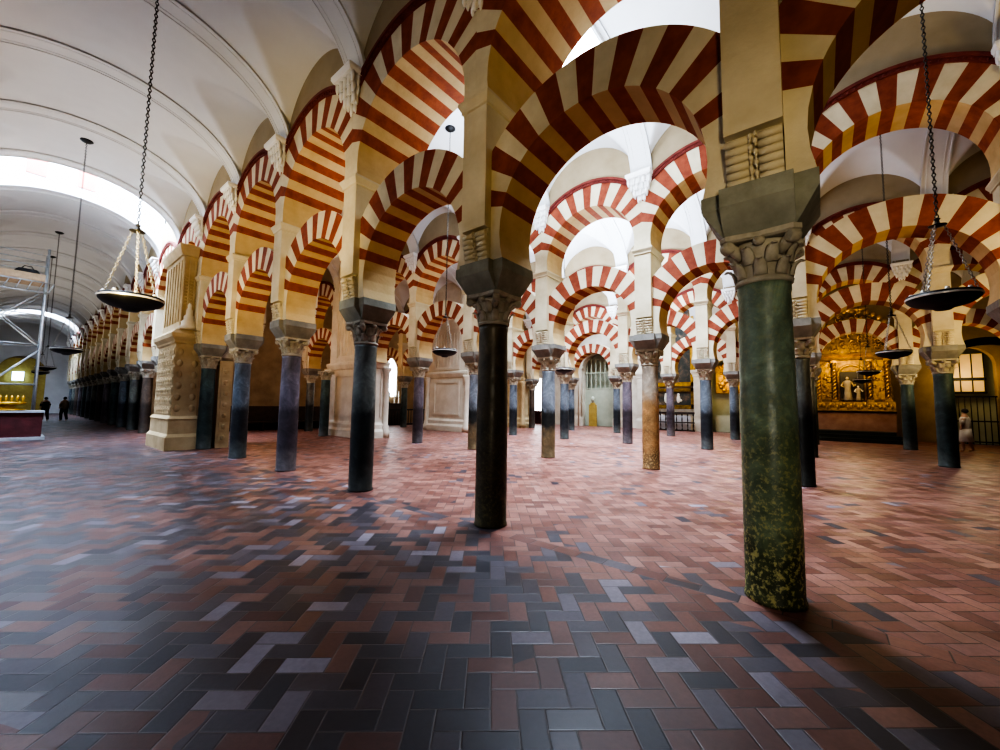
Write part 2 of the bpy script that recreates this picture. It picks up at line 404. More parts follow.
PSH = mesh('pier_shaft', pshaft_bm(), M['pierstone']); CRN = mesh('cornice', cornice_bm(), M['pierstone'])
PSH0 = PSH.copy(); CRN0 = CRN.copy()
for v in CRN0.vertices:
    if v.co.x > .3: v.co.x += BACK - PX
bm = bm_new(); loft(bm, [rect(PX, PH, 3.93), rect(PX, PH, 5.0), rect((PX + BACK) / 2, PH, 5.4, (BACK - PX) / 2), rect((PX + BACK) / 2, PH, 5.62, (BACK - PX) / 2)]); PSH0 = mesh('pier_shaft', bm, M['pierstone'])
# carved bracket where the vault ribs come down
def bracket_bm():
    bm = bm_new()
    loft(bm, [rect(.17, .30, 7.47, .17), rect(.19, .33, 7.52, .19), rect(.19, .33, 7.57, .19)])
    for lv, (d, hy, z0, z1, n) in enumerate(((.30, .27, 7.36, 7.48, 5), (.23, .22, 7.24, 7.37, 4), (.16, .16, 7.12, 7.25, 3), (.09, .08, 7.02, 7.13, 1))):
        box(bm, 0, d * .8, -hy * .86, hy * .86, z0, z1)
        for k in range(n):
            y = 0 if n == 1 else -hy + 2 * hy * k / (n - 1)
            tube(bm, [(d * .85, y, z1), (d * .85, y, z0 + .02), (d * .85, y, z0 - .04)], [.045, .04, .018], 7)
        for q in (-1, 1):
            tube(bm, [(d * .4, q * hy * .95, z1), (d * .4, q * hy * .95, z0), (d * .4, q * hy * .95, z0 - .05)], [.04, .036, .015], 7)
    return bm
def brk():
    bm = bracket_bm()
    for v in bm.verts: v.co.z = 7.04 + (v.co.z - 6.98) * 1.2; v.co.x *= .88
    return bm
BRA = mesh('vault_bracket', brk(), M['white'])
bm = brk(); bmesh.ops.scale(bm, vec=(-1, 1, 1), verts=bm.verts); BRAm = mesh('vault_bracket', bm, M['white'])
for r in range(4):
    for i in RNG[r]:
        far = (r == 0 and i > 6)
        if (r, i) in GONEPIER: continue
        lab = 'pale masonry pier ' + bname(r, i) if not far else 'pale masonry pier far down the long aisle beyond the carved pier'
        p = thing('masonry_pier', lab, 'pier', (ROW[r], cy(i), 0), 'far piers along the long aisle' if far else 'masonry piers over the columns')
        link('impost_block', IMP if r == 0 and i < 3 else IMP2, p); link('roll_corbel', COR, p); link('pier_shaft', PSH if r else PSH0, p); link('cornice', CRN if r else CRN0, p)
        for s, me in ((1, BRA), (-1, BRAm)):
            if s == 1 and r == 0 and i > 5: continue
            if s == 1 and i > 6: continue
            lb = ('white stalactite-carved vault bracket on the %s face, ' % ('viewer-side' if s < 0 else 'rear')) + bname(r, i).replace('over the', 'above the')
            if far: lb = 'white carved vault bracket far down the long aisle beyond the carved pier'
            o = link('vault_bracket', me, None, (ROW[r] + (s * (PX - .03) if r or s < 0 else BACK - .03), cy(i), 0)); o['kind'] = 'thing'
            tag(o, crisp(lb), 'bracket', 'far vault brackets of the long aisle' if far else 'carved brackets carrying the vault ribs')

# ------------------------------------------------------------------ arches
def ring(bm, rin, rout, zc, a_first, n, hx, clip, zmin, dang, mats4, sub=4, seed=1, full0=0):
    """voussoir ring: alternating material per voussoir. mats4 = (face red, face cream, soffit red, soffit cream)"""
    rnd = random.Random(seed)
    angs = [a_first + (PI - 2 * a_first) * k / n for k in range(n + 1)]
    for k in range(1, n): angs[k] += rnd.uniform(-.012, .012)
    cells = []
    if dang < a_first: cells.append((dang, a_first, False))
    for k in range(n): cells.append((angs[k], angs[k + 1], k % 2 == 0))
    if dang < a_first: cells.append((PI - a_first, PI - dang, False))
    def pin(a): return (-rin * math.cos(a), zc + rin * math.sin(a))
    def pout(a):
        ca = abs(math.cos(a)); R = rout
        if ca > 1e-6: R = min(R, clip / ca)
        return (-R * math.cos(a), zc + R * math.sin(a))
    for a, b, isred in cells:
        for s in range(sub):
            t0 = a + (b - a) * s / sub; t1 = a + (b - a) * (s + 1) / sub
            i0, i1, o0, o1 = pin(t0), pin(t1), pout(t0), pout(t1)
            P = [(q[0], max(q[1], zmin)) for q in (i0, i1, o1, o0)]
            fm, sm = (0, 2) if isred else (1, 3)
            for x in (-hx, hx):
                quad(bm, [(x, y, z) for y, z in (P if x < 0 else P[::-1])], fm)
            quad(bm, [(-hx, *P[0]), (hx, *P[0]), (hx, *P[1]), (-hx, *P[1])], sm)
            quad(bm, [(-hx, *P[3]), (-hx, *P[2]), (hx, *P[2]), (hx, *P[3])], 1)
    # feet
    ain = max(zmin, pin(dang)[1])
    yo = clip; yi = abs(pin(dang)[0])
    for s in (-1, 1):
        quad(bm, [(-hx, s * yi, ain), (hx, s * yi, ain), (hx, s * yo, ain), (-hx, s * yo, ain)], 1)
ARM = [M['red'], M['cream'], M['red_soffit_warmlit'], M['cream_soffit_warmlit']]
def lower_bm(seed):
    bm = bm_new()
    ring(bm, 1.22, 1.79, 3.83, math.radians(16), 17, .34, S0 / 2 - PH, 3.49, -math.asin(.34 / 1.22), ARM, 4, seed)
    bmesh.ops.remove_doubles(bm, verts=bm.verts, dist=.0008)
    return bm
def upper_bm(seed):
    bm = bm_new()
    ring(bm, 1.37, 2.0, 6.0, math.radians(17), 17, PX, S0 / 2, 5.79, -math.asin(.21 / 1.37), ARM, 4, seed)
    bmesh.ops.remove_doubles(bm, verts=bm.verts, dist=.0008)
    return bm
def arcband(bm, r0, r1, hx0, hx1, zc, clip, n=40, mi=0):
    a0 = math.acos(min(1, clip / r1)); A = [a0 + (PI - 2 * a0) * k / n for k in range(n + 1)]
    for s in (-1, 1):
        rings = [[(s * hx0, -min(r0, 9) * math.cos(a), zc + r0 * math.sin(a)), (s * hx1, -r0 * math.cos(a), zc + r0 * math.sin(a)),
                  (s * hx1, -r1 * math.cos(a), zc + r1 * math.sin(a)), (s * hx0, -r1 * math.cos(a), zc + r1 * math.sin(a))] for a in A]
        loft(bm, rings, mi, True, True, False)
def moulding_bm():
    bm = bm_new(); clip = S0 / 2 - .005
    arcband(bm, 2.0, 2.075, .40, PX + .04, 6.0, clip); arcband(bm, 2.075, 2.14, .40, PX + .07, 6.0, clip)
    n = 34
    a0 = math.acos(clip / 2.0) + .03
    for k in range(n):
        a = a0 + (PI - 2 * a0) * (k + .5) / n
        y, z = -2.04 * math.cos(a), 6.0 + 2.04 * math.sin(a)
        for s in (-1, 1): blob(bm, (s * (PX + .045), y, z), (.018, .025, .025), 0, 5, 4)
    return bm
LOW = [mesh('lower_arch', lower_bm(s), ARM) for s in (1, 2, 3)]
UPP = [mesh('arch_ring', upper_bm(s), ARM) for s in (4, 5, 6)]
MOU = mesh('moulding', moulding_bm(), M['red_dark'])
def deepen(me, x0=.3):
    me = me.copy()
    for v in me.vertices:
        if v.co.x > x0: v.co.x += BACK - PX
    return me
UPP0 = [deepen(m) for m in UPP]; MOU0 = deepen(MOU)
def spandrel_bm():
    bm = bm_new(); n = 28; R = 1.95; L = S0 / 2
    for k in range(n):
        y0 = -L + 2 * L * k / n; y1 = -L + 2 * L * (k + 1) / n
        b0 = 6.0 + math.sqrt(R * R - y0 * y0); b1 = 6.0 + math.sqrt(R * R - y1 * y1)
        for x in (-.42, .42): quad(bm, [(x, y0, b0), (x, y1, b1), (x, y1, 9.3), (x, y0, 9.3)])
        quad(bm, [(-.42, y0, 9.3), (-.42, y1, 9.3), (.42, y1, 9.3), (.42, y0, 9.3)])
    bmesh.ops.remove_doubles(bm, verts=bm.verts, dist=.0005)
    return bm
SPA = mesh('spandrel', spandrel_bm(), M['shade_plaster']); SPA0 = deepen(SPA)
def between(r, i):
    if i < 0: return 'on the altar chapel side of the %s arcade, bay %s' % (RN[r], ORD[-i - 1])
    return 'in the %s arcade, %s bay counted from the altar side' % (RN[r], ORD[i] if i < 15 else 'last')
UA = {(0, 0): 'between the big mottled green column and the blackish brown column',
      (0, 1): 'between the blackish brown column and the grey-topped black column',
      (0, 2): 'between the grey-topped black column and the dusky purple column',
      (0, 3): 'between the dusky purple column and the blue-black column',
      (0, 4): 'between the blue-black column and the dark teal column',
      (1, 1): 'between the tan orange column and the banded column'}
for r in range(4):
    rng = [i for i in RNG[r]]
    for i in ([rng[0] - 1] if r < 3 else []) + rng[:-1]:
        yb = cy(i) + S0 / 2; far = r == 0 and i > 5
        where = UA.get((r, i), between(r, i))
        if far: where = None
        gone = i == 5 or (r, i) == (0, 6)
        if r > 0 and i == 5: continue
        if not gone:
            o = link('striped_arch', LOW[(i + r) % 3], None, (ROW[r], yb, 0)); o['kind'] = 'thing'
            tag(o, crisp('lower striped arch ' + where) if where else 'small lower striped arch far down the long aisle beyond the carved pier', 'arch', 'lower striped arches' if where else 'far lower arches of the long aisle')
        u = thing('striped_upper_arch', crisp('upper striped arch ' + where) if where else 'small upper striped arch far down the long aisle beyond the carved pier', 'arch', (ROW[r], yb, 0), 'upper striped arches' if where else 'far upper arches of the long aisle')
        link('arch_ring', (UPP if r else UPP0)[(i + r) % 3], u); link('moulding', MOU if r else MOU0, u)
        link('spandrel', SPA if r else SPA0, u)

# ------------------------------------------------------------------ vaults
VW, ZS, RISE = 2.86, 7.6, 1.9
def barrel(d): return ZS + RISE * math.sqrt(max(0, 1 - (d / VW) ** 2))
def vault_bm():
    bm = bm_new(); nx, ny = 96, 40; g = []
    for a in range(nx + 1):
        # cosine spacing: dense at the walls
        d = -VW * math.cos(PI * a / nx); row = []
        t = VW - abs(d)
        for b in range(ny + 1):
            y = -S0 / 2 + S0 * b / ny
            z = barrel(d)
            q = 1 - (y / 1.5) ** 2
            if q > 0: z = max(z, ZS + (1.50 + .12 * t) * math.sqrt(q))
            row.append(bm.verts.new((d, y, z)))
        g.append(row)
    for a in range(nx):
        for b in range(ny):
            f = bm.faces.new((g[a][b], g[a][b + 1], g[a + 1][b + 1], g[a + 1][b])); f.smooth = True
    return bm
VAU = mesh('ceiling', vault_bm(), M['vault'])
def rib_bm():
    bm = bm_new(); n = 60
    for (h0, h1, dep) in ((-.28, .28, .028), (-.28, -.245, .045), (.245, .28, .045), (-.17, -.155, .038), (.155, .17, .038)):
        rings = []
        for k in range(n + 1):
            a = PI * k / n; ca, sa = math.cos(a), math.sin(a)
            o = [(-(VW + .02) * ca, ZS - .0 + (RISE + .03) * sa), (-(VW - dep) * ca, ZS + (RISE - dep) * sa)]
            rings.append([(o[0][0], h0, o[0][1]), (o[1][0], h0, o[1][1]), (o[1][0], h1, o[1][1]), (o[0][0], h1, o[0][1])])
        loft(bm, rings)
    return bm
RIB = mesh('trim_rib', rib_bm(), M['vault'])
SKY = set()
def nave_bays(c, bays):
    for i in bays: struct(link('ceiling', VAU, None, (NAVE[c], cy(i) + S0 / 2, 0)))
    ks = sorted(set(bays) | {i + 1 for i in bays})
    for i in ks: struct(link('trim_rib', RIB, None, (NAVE[c], cy(i), 0)))
nave_bays(0, list(range(-2, 6)) + list(range(7, 17)) + [18, 19])
GAP_Y0, GAP_Y1 = cy(6) , cy(7)
for c in (1, 2, 3, 4): nave_bays(c, list(range(-3, 9)))
# brightly daylit lantern bays of the long aisle
def lantern(i, top=12.5):
    y0, y1 = cy(i) + .0, cy(i + 1); x0, x1 = NAVE[0] - VW - .05, NAVE[0] + VW + .05
    bm = bm_new(); n = 40
    quad(bm, [(x1, y0, 7.5), (x1, y1, 7.5), (x1, y1, top), (x1, y0, top)]); quad(bm, [(x0, y0, 7.5), (x0, y1, 7.5), (x0, y1, top), (x0, y0, top)])
    quad(bm, [(x0, y0, top), (x1, y0, top), (x1, y1, top), (x0, y1, top)])
    for y in (y0, y1):
        for k in range(n):
            a0, a1 = PI * k / n, PI * (k + 1) / n
            p0 = (NAVE[0] - VW * math.cos(a0), barrel(VW * math.cos(a0))); p1 = (NAVE[0] - VW * math.cos(a1), barrel(VW * math.cos(a1)))
            quad(bm, [(p0[0], y, p0[1]), (p1[0], y, p1[1]), (p1[0], y, top), (p0[0], y, top)])
    struct(obj('wall_lantern', bm, M['plaster']))
lantern(6); lantern(17, 11.)
# the two pink brick blind windows high on the lantern wall
for k, x in enumerate((.05, 1.35)):
    bm = bm_new(); box(bm, x - .26, x + .26, cy(7) - .05, cy(7) - .005, 9.95, 10.6)
    for q in range(12):
        a0, a1 = PI * q / 12, PI * (q + 1) / 12
        quad(bm, [(x, cy(7) - .05, 10.6), (x + .26 * math.cos(a0), cy(7) - .05, 10.6 + .2 * math.sin(a0)), (x + .26 * math.cos(a1), cy(7) - .05, 10.6 + .2 * math.sin(a1))])
    o = obj('brick_window', bm, M['pink_brick']); o['kind'] = 'thing'
    tag(o, ('pink brick window panel high on the bright lantern wall, ' + ('beside the hanging chain', 'crossed by the hanging chain')[k]), 'window')

# ------------------------------------------------------------------ enclosing walls
def arched_wall(bm, axis, at, thick, u0, u1, z1, openings, mi=0):
    """wall in a plane; openings = (c, halfwidth, z_spring, z_bottom) arches. axis 'x' -> plane x=at, u=y."""
    def P(d, u, z): return (at + d, u, z) if axis == 'x' else (u, at + d, z)
    ops = sorted(openings); cur = u0
    def face(ua, ub, za, zb):
        if ub - ua < 1e-4 or zb - za < 1e-4: return
        a = P(0, ua, za); b = P(thick, ub, zb)
        box(bm, min(a[0], b[0]), max(a[0], b[0]), min(a[1], b[1]), max(a[1], b[1]), za, zb, mi)
    for c, h, zs, zb in ops:
        face(cur, c - h, 0, z1); face(c - h, c + h, 0, zb)
        n = 16
        for k in range(n):
            a0, a1 = PI - PI * k / n, PI - PI * (k + 1) / n
            y0, y1 = c + h * math.cos(a0), c + h * math.cos(a1); b0, b1 = zs + h * math.sin(a0), zs + h * math.sin(a1)
            for d in (0, thick): quad(bm, [P(d, y0, b0), P(d, y1, b1), P(d, y1, z1), P(d, y0, z1)], mi)
            quad(bm, [P(0, y0, b0), P(0, y1, b1), P(thick, y1, b1), P(thick, y0, b0)], mi)
        cur = c + h
    face(cur, u1, 0, z1)
# east wall with niche and chapels
bm = bm_new()
arched_wall(bm, 'x', 29.85, .5, 2.6, 28, 9.5, [(14.0, 1.35, 4.6, 0), (4.9, .95, 3.9, 0)])
struct(obj('wall_east', bm, M['pale_stone']))
bm = bm_new(); arched_wall(bm, 'x', 29.85, .5, -9, 2.6, 9.5, [(-5.7, .9, 3.9, 0), (-8.0, .7, 3.9, 0)])
struct(obj('wall_chapels', bm, M['brownstone']))
bm = bm_new(); quad(bm, [(30.9, -9, 0), (30.9, 28, 0), (30.9, 28, 9), (30.9, -9, 9)]); struct(obj('wall_chapel_back', bm, M['greystone']))
bm = bm_new(); box(bm, 4.6, 30, 27.6, 28, 0, 10); struct(obj('wall_north', bm, M['brownstone']))
bm = bm_new(); box(bm, -2.2, -1.9, -9, 66, 0, 7.6); struct(obj('wall_west', bm, M['plaster']))
bm = bm_new(); arched_wall(bm, 'y', 65.8, .3, -2, 5, 10, [(.6, 1.7, 4.4, 0)]); struct(obj('wall_aisle_end', bm, M['plaster']))
bm = bm_new(); box(bm, -2, 5, 67, 67.1, 0, 9); struct(obj('wall_apse', bm, M['brownstone']))
# yellow hanging in the end arch with a bright square window
w = thing('end_window', 'small bright square window in the yellow arch closing the long aisle', 'window', (.35, 65.6, 3.9))
bm = bm_new(); box(bm, -.4, .4, 0, .06, -.42, .5); obj('window_pane', bm, M['glow_blue'], w)
bm = bm_new()
for a in (-.46, .4): box(bm, a, a + .06, -.03, .09, -.48, .56)
for a in (-.48, .5): box(bm, -.46, .46, -.03, .09, a, a + .06)
obj('window_frame', bm, M['board'], w)
bm = bm_new(); box(bm, -1.1, 2.3, 66.3, 66.36, 0, 5.9); o = obj('gilded_hanging', bm, M['yellow']); o['kind'] = 'thing'
tag(o, 'yellow hanging filling the arch at the end of the long aisle', 'hanging')

# dark choir screens between the far columns of the long aisle
for k, (i0, i1) in enumerate(((9, 12), (12, 16), (16, 20))):
    s = thing('choir_screen', 'dark wooden screen along the long aisle, %s one beyond the carved pier' % ORD[k], 'screen', (4.5, cy(i0), 0), 'dark screens along the long aisle')
    L = (i1 - i0) * S0 - .06
    bm = bm_new(); box(bm, 0, .12, 0, L, 0, 2.75); obj('screen_panel', bm, M['wood'], s)
    bm = bm_new(); box(bm, -.08, .2, 0, L, 2.75, 2.95); obj('screen_rail', bm, M['wood'], s)
    bm = bm_new()
    for q in range(int(L / .6)): box(bm, -.05, 0, .1 + q * .6, .2 + q * .6, .1, 2.75)
    obj('screen_post', bm, M['wood'], s)

# ------------------------------------------------------------------ carved golden pier beside the teal column
P = thing('carved_pier', 'tall golden stone pier carved with relief panels, closing the first arcade', 'pier', (3.62, 17.5, 0))
hx, hy = .33, 1.2
bm = bm_new(); loft(bm, [rect(hx + .14, hy + .14, 0), rect(hx + .14, hy + .14, .42), rect(hx + .07, hy + .07, .52), rect(hx + .07, hy + .07, .95), rect(hx + .1, hy + .1, 1.0), rect(hx + .02, hy + .02, 1.1)])
obj('pedestal', bm, M['golden'], P)
bm = bm_new(); box(bm, -hx, hx, -hy, hy, 1.1, 3.5)
for z in range(7):                                   # rows of raised rosettes
    for k in range(7):
        y = -hy + .17 + k * .325; zz = 1.28 + z * .325
        box(bm, -hx - .03, -hx, y - .12, y + .12, zz - .12, zz + .12); blob(bm, (-hx - .03, y, zz), (.02, .07, .07), 0, 6, 5)
for z in range(6):
    for k in range(2):
        x = -.2 + .4 * k; zz = 1.35 + z * .37
        blob(bm, (x, -hy - .0, zz), (.1, .025, .12), 0, 6, 5)
obj('relief_body', bm, M['golden'], P)
bm = bm_new(); loft(bm, [rect(hx, hy, 3.45), rect(hx + .05, hy + .05, 3.5), rect(hx + .05, hy + .05, 3.56), rect(hx + .14, hy + .14, 3.68), rect(hx + .16, hy + .16, 3.8), rect(hx + .02, hy + .02, 3.95)])
obj('cornice', bm, M['golden'], P)
bm = bm_new(); box(bm, -hx + .06, hx, -hy + .08, hy, 3.95, 6.5)
for x in (-.24, -.09, .06, .21): box(bm, x - .02, x + .02, -hy + .03, -hy + .08, 4.2, 6.3)
for k in range(8):
    zz = 4.9 + .11 * k
    for sg in (-1, 1): tube(bm, [(-.24, -hy + .06, zz - sg * .09), (.21, -hy + .06, zz + sg * .09)], .012, 5)
for k in range(6): box(bm, -hx + .02, -hx + .06, -hy + .2 + k * .36, -hy + .24 + k * .36, 4.2, 6.3)
obj('tracery_shaft', bm, M['golden'], P)
bm = bm_new()
lathe(bm, [(.24, 3.95), (.26, 4.02), (.2, 4.1), (.21, 4.2), (.14, 4.27), (.15, 4.38), (.09, 4.45), (.09, 4.6), (.05, 4.68), (.06, 4.76), (.02, 4.85)], 12, -.05, -hy - .02)
obj('pinnacle', bm, M['pale_stone'], P)
bm = bm_new(); loft(bm, [rect(hx, hy, 6.45), rect(hx + .05, hy + .03, 6.55), rect(hx + .1, hy + .08, 6.7), rect(hx + .1, hy + .08, 6.8)])
obj('pier_head', bm, M['golden'], P)
Q = thing('panelled_pilaster', 'pale panelled pilaster between the dark teal and blue-black columns', 'pilaster', (4.68, 16.25, 0))
bm = bm_new(); box(bm, -.2, .2, -.16, .6, 0, 3.0)
for k in range(7): box(bm, -.13, .13, -.19, -.16, .2 + k * .38, .48 + k * .38)
for k in range(7): blob(bm, (0, -.19, .34 + k * .38), (.08, .02, .09), 0, 6, 5)
obj('pilaster_shaft', bm, M['golden'], Q)
bm = bm_new(); loft(bm, [rect(.22, .2, 3.0, 0, .2), rect(.26, .4, 3.1, 0, .2), rect(.3, .44, 3.4, 0, .2), rect(.3, .44, 3.49, 0, .2)]); obj('pilaster_capital', bm, M['capital'], Q)
# ------------------------------------------------------------------ cathedral piers ending the other arcades
def comp_pier(x, y, hx, hy, lab, mat, h=9.3):
    P = thing('cathedral_pier', lab, 'pier', (x, y, 0), 'great stone piers of the cathedral crossing')
    bm = bm_new(); loft(bm, [rect(hx + .16, hy + .16, 0), rect(hx + .16, hy + .16, .3), rect(hx + .08, hy + .08, .42), rect(hx + .08, hy + .08, .6), rect(hx, hy, .72)]); obj('pier_base', bm, mat, P)
    bm = bm_new(); box(bm, -hx, hx, -hy, hy, .7, h)
    for z0, z1 in ((.95, 3.0), (3.7, h - .5)):
        for s in (-1, 1):
            for k in (-1, 1):
                yy = hy * .62 * k; xx = hx * .5 * k
                box(bm, min(s * hx, s * (hx + .04)), max(s * hx, s * (hx + .04)), yy - .06, yy + .06, z0, z1)
                box(bm, xx - .04, xx + .04, min(s * hy, s * (hy + .04)), max(s * hy, s * (hy + .04)), z0, z1)
            for zz in (z0, z1 - .12):
                box(bm, min(s * hx, s * (hx + .039)), max(s * hx, s * (hx + .039)), -hy * .62, hy * .62, zz, zz + .12)
        if z0 > 3:
            for k in range(7):
                yy = -hy * .5 + hy * k / 6
                box(bm, -hx - .03, -hx, yy - .03, yy + .03, z0 + .2, z0 + 2.2)
    obj('pier_core', bm, mat, P)
    bm = bm_new(); loft(bm, [rect(hx, hy, 3.2), rect(hx + .06, hy + .06, 3.25), rect(hx + .12, hy + .12, 3.45), rect(hx + .12, hy + .12, 3.55), rect(hx, hy, 3.6)]); obj('pier_cornice', bm, mat, P)
    for (dx, dy) in ((-hx, -hy), (-hx, hy), (hx, -hy)):
        bm = bm_new(); lathe(bm, [(.24, 0), (.24, .3), (.19, .42), (.2, .5), (.155, .6), (.15, 2.9), (.17, 2.95), (.16, 3.0), (.25, 3.2), (.25, 3.3)], 16, dx, dy)
        obj('half_column', bm, mat, P)
    return P
comp_pier(10.67, cy(5.5), .5, 1.72, 'carved stone pier hidden behind the grey-topped black column', M['pale_stone'])
comp_pier(17.19, cy(5.5), .5, 1.72, 'broad panelled stone pier behind the cone-chained hanging lamp', M['pale_stone'])
comp_pier(23.61, cy(5.5) + .3, .5, 1.4, 'golden stone pier seen just beyond the blackish brown column', M['golden'])
o = link('shaft', shaft_mesh('teal'))
c = thing('marble_column', 'dark teal column engaged to the carved stone pier behind the purple column', 'column', (9.6, 18.7, 0), 'marble columns of the hypostyle hall')
o.parent = c; link('capital', CAP, c)

# altar with a bright window on the north side
A = thing('window_altar', 'arched daylit window between the columns of the north chapel', 'window', (18.9, 27.5, 0))
bm = bm_new(); n = 16; pts = [(-1.25, 2.2), (1.25, 2.2), (1.25, 4.3)] + [(1.25 * math.cos(PI * k / n), 4.3 + 1.25 * math.sin(PI * k / n)) for k in range(1, n)] + [(-1.25, 4.3)]
f = bm.faces.new([bm.verts.new((x, 0, z)) for x, z in pts]); obj('window_pane', bm, M['glow_white'], A)
bm = bm_new(); arcp = [(-1.32, 0, 2.1), (-1.32, 0, 4.3)] + [(-1.32 * math.cos(PI * k / n), 0, 4.3 + 1.32 * math.sin(PI * k / n)) for k in range(1, n)] + [(1.32, 0, 4.3), (1.32, 0, 2.1)]
tube(bm, arcp, .09, 6); obj('window_frame', bm, M['pale_stone'], A)
bm = bm_new()
for x in (-.42, .42): tube(bm, [(x, -.03, 2.2), (x, -.03, 5.4)], .02, 5)
for z in (2.9, 3.6, 4.3): tube(bm, [(-1.25, -.03, z), (1.25, -.03, z)], .02, 5)
obj('window_bars', bm, M['iron'], A)
A = thing('silver_altar', 'dark ornate altar cross and candlesticks silhouetted before the daylit window', 'altar', (18.6, 26.6, 0))
bm = bm_new(); box(bm, -1.6, 1.6, -.35, .35, 0, 1.5); box(bm, -1.7, 1.7, -.42, .42, 1.5, 1.62); obj('altar_table', bm, M['wood'], A)
bm = bm_new(); lathe(bm, [(.35, 1.62), (.3, 1.75), (.12, 1.85), (.28, 2.1), (.32, 2.4), (.12, 2.7), (.2, 2.95), (.08, 3.2), (.06, 3.6)], 10); box(bm, -.25, .25, -.03, .03, 3.7, 3.8); box(bm, -.05, .05, -.03, .03, 3.5, 4.1); obj('altar_cross', bm, M['chain'], A)
for x in (-1.2, -.8, .8, 1.2):
    bm = bm_new(); lathe(bm, [(.12, 1.62), (.04, 1.7), (.06, 2.0), (.03, 2.1), (.07, 2.25), (.03, 2.3), (.03, 2.6)], 8, x, 0); obj('candlestick', bm, M['silver'], A)
R = thing('choir_railing', 'low black railing in front of the dark altar and daylit window', 'railing', (15., 24.6, 0))
bm = bm_new()
tube(bm, [(0, 0, .12), (0, 0, 1.1)], .03, 6); BAL = mesh('baluster', bm, M['iron'])
for k in range(34): link('baluster', BAL, R, (k * .25, 0, 0))
bm = bm_new(); box(bm, -.05, 8.4, -.05, .05, 1.1, 1.2); box(bm, -.05, 8.4, -.05, .05, 0, .12); obj('rail', bm, M['iron'], R)
R = thing('wooden_bench', 'long black choir bench against the brown wall behind the purple column', 'bench', (6.6, 24.4, 0))
bm = bm_new(); box(bm, 0, 7, -.3, .2, .42, .5); obj('seat', bm, M['wood'], R)
bm = bm_new(); box(bm, 0, 7, .2, .28, 0, 1.35); obj('backrest', bm, M['wood'], R)
for x in (0, 2.3, 4.6, 6.9):
    bm = bm_new(); box(bm, x, x + .1, -.3, .2, 0, .42); obj('leg', bm, M['wood'], R)

# ------------------------------------------------------------------ things on the east wall
def pilaster(y, w, h, lab, x=29.85):
    P = thing('stone_pilaster', lab, 'pilaster', (x - .14, y, 0), 'pale pilasters on the east wall')
    bm = bm_new(); loft(bm, [rect(.16, w / 2 + .1, 0), rect(.16, w / 2 + .1, .6), rect(.13, w / 2 + .03, .75)]); obj('pilaster_base', bm, M['pale_stone'], P)
    bm = bm_new(); loft(bm, [rect(.13, w / 2, .75), rect(.13, w / 2, h)]); box(bm, -.15, -.12, -w * .3, w * .3, 1.0, h - .3); obj('pilaster_shaft', bm, M['pale_stone'], P)
    bm = bm_new(); loft(bm, [rect(.13, w / 2, h), rect(.15, w / 2 + .06, h + .05), rect(.15, w / 2 + .06, h + .15), rect(.2, w / 2 + .18, h + .35), rect(.2, w / 2 + .18, h + .5)]); obj('pilaster_capital', bm, M['pale_stone'], P)
pilaster(6.45, .75, 3.7, 'pale pilaster between the big dark painting and the amber chapel')
pilaster(10.35, .75, 3.7, 'pale pilaster between the big dark painting and the tall grey niche')
pilaster(12.35, .45, 4.4, 'slim pale pilaster on the painting side of the tall grey niche')
pilaster(15.7, .55, 4.4, 'pale pilaster on the far side of the tall grey niche')
D = thing('niche_surround', 'tall round-arched pale stone moulding framing the grey niche', 'arch', (29.72, 14.0, 0))
bm = bm_new(); n = 24
for r0, dd in ((1.42, .12), (1.6, .2), (1.75, .1)):
    path = [(-dd / 2, r0, 0), (-dd / 2, r0, 4.6)] + [(-dd / 2, r0 * math.cos(PI * k / n), 4.6 + r0 * math.sin(PI * k / n)) for k in range(1, n)] + [(-dd / 2, -r0, 4.6), (-dd / 2, -r0, 0)]
    tube(bm, path, .09, 6)
obj('surround_moulding', bm, M['pale_stone'], D)
bm = bm_new()
for k in range(7): box(bm, .42, .5, -1.2 + k * .4 - .04, -1.2 + k * .4 + .04, 3.0, 5.6)
for z in (3.0, 4.3, 5.4): box(bm, .4, .52, -1.35, 1.35, z, z + .1)
box(bm, .42, .6, -1.35, 1.35, 0, 3.0); struct(obj('wall_niche_screen', bm, M['greystone'], None, (29.85, 14.0, 0)))  # carved screen filling the niche opening
o = thing('yellow_panel', 'small yellow upright panel standing at the foot of the grey niche', 'panel', (29.6, 14.35, 0))
bm = bm_new(); box(bm, -.05, .05, -.33, .33, 0, 1.75); box(bm, -.06, .06, -.2, .2, 1.75, 1.9); obj('panel_board', bm, M['yellow'], o)
bm = bm_new(); blob(bm, (0, 0, 2.15), (.12, .16, .26)); obj('panel_bust', bm, M['greystone'], o)
# painting
T = thing('framed_painting', 'huge dark painting in a gilded frame on the east wall', 'painting', (29.8, 8.15, 0))
bm = bm_new(); box(bm, -.06, -.03, -1.15, 1.15, 3.35, 8.6); obj('canvas', bm, M['painting'], T)
bm = bm_new()
for y0, y1, z0, z1 in ((-1.4, -1.12, 3.1, 8.85), (1.12, 1.4, 3.1, 8.85), (-1.4, 1.4, 3.1, 3.38), (-1.4, 1.4, 8.57, 8.85)): box(bm, -.14, 0, y0, y1, z0, z1)
obj('gilt_frame', bm, M['gold'], T)
T = thing('lower_painting', 'small dark painting with pale figures below the huge gilded one', 'painting', (29.75, 8.15, 0))
bm = bm_new(); box(bm, -.06, -.03, -1.15, 1.15, 1.75, 2.75)
obj('canvas', bm, M['painting'], T)
for y in (.55, -.3):
    bm = bm_new(); blob(bm, (-.07, y, 2.2), (.02, .12, .3)); blob(bm, (-.07, y, 2.52), (.02, .08, .09)); blob(bm, (-.07, y - .12, 2.1), (.02, .13, .1))
    obj('painted_figure', bm, M['pale_stone'], T)
bm = bm_new()
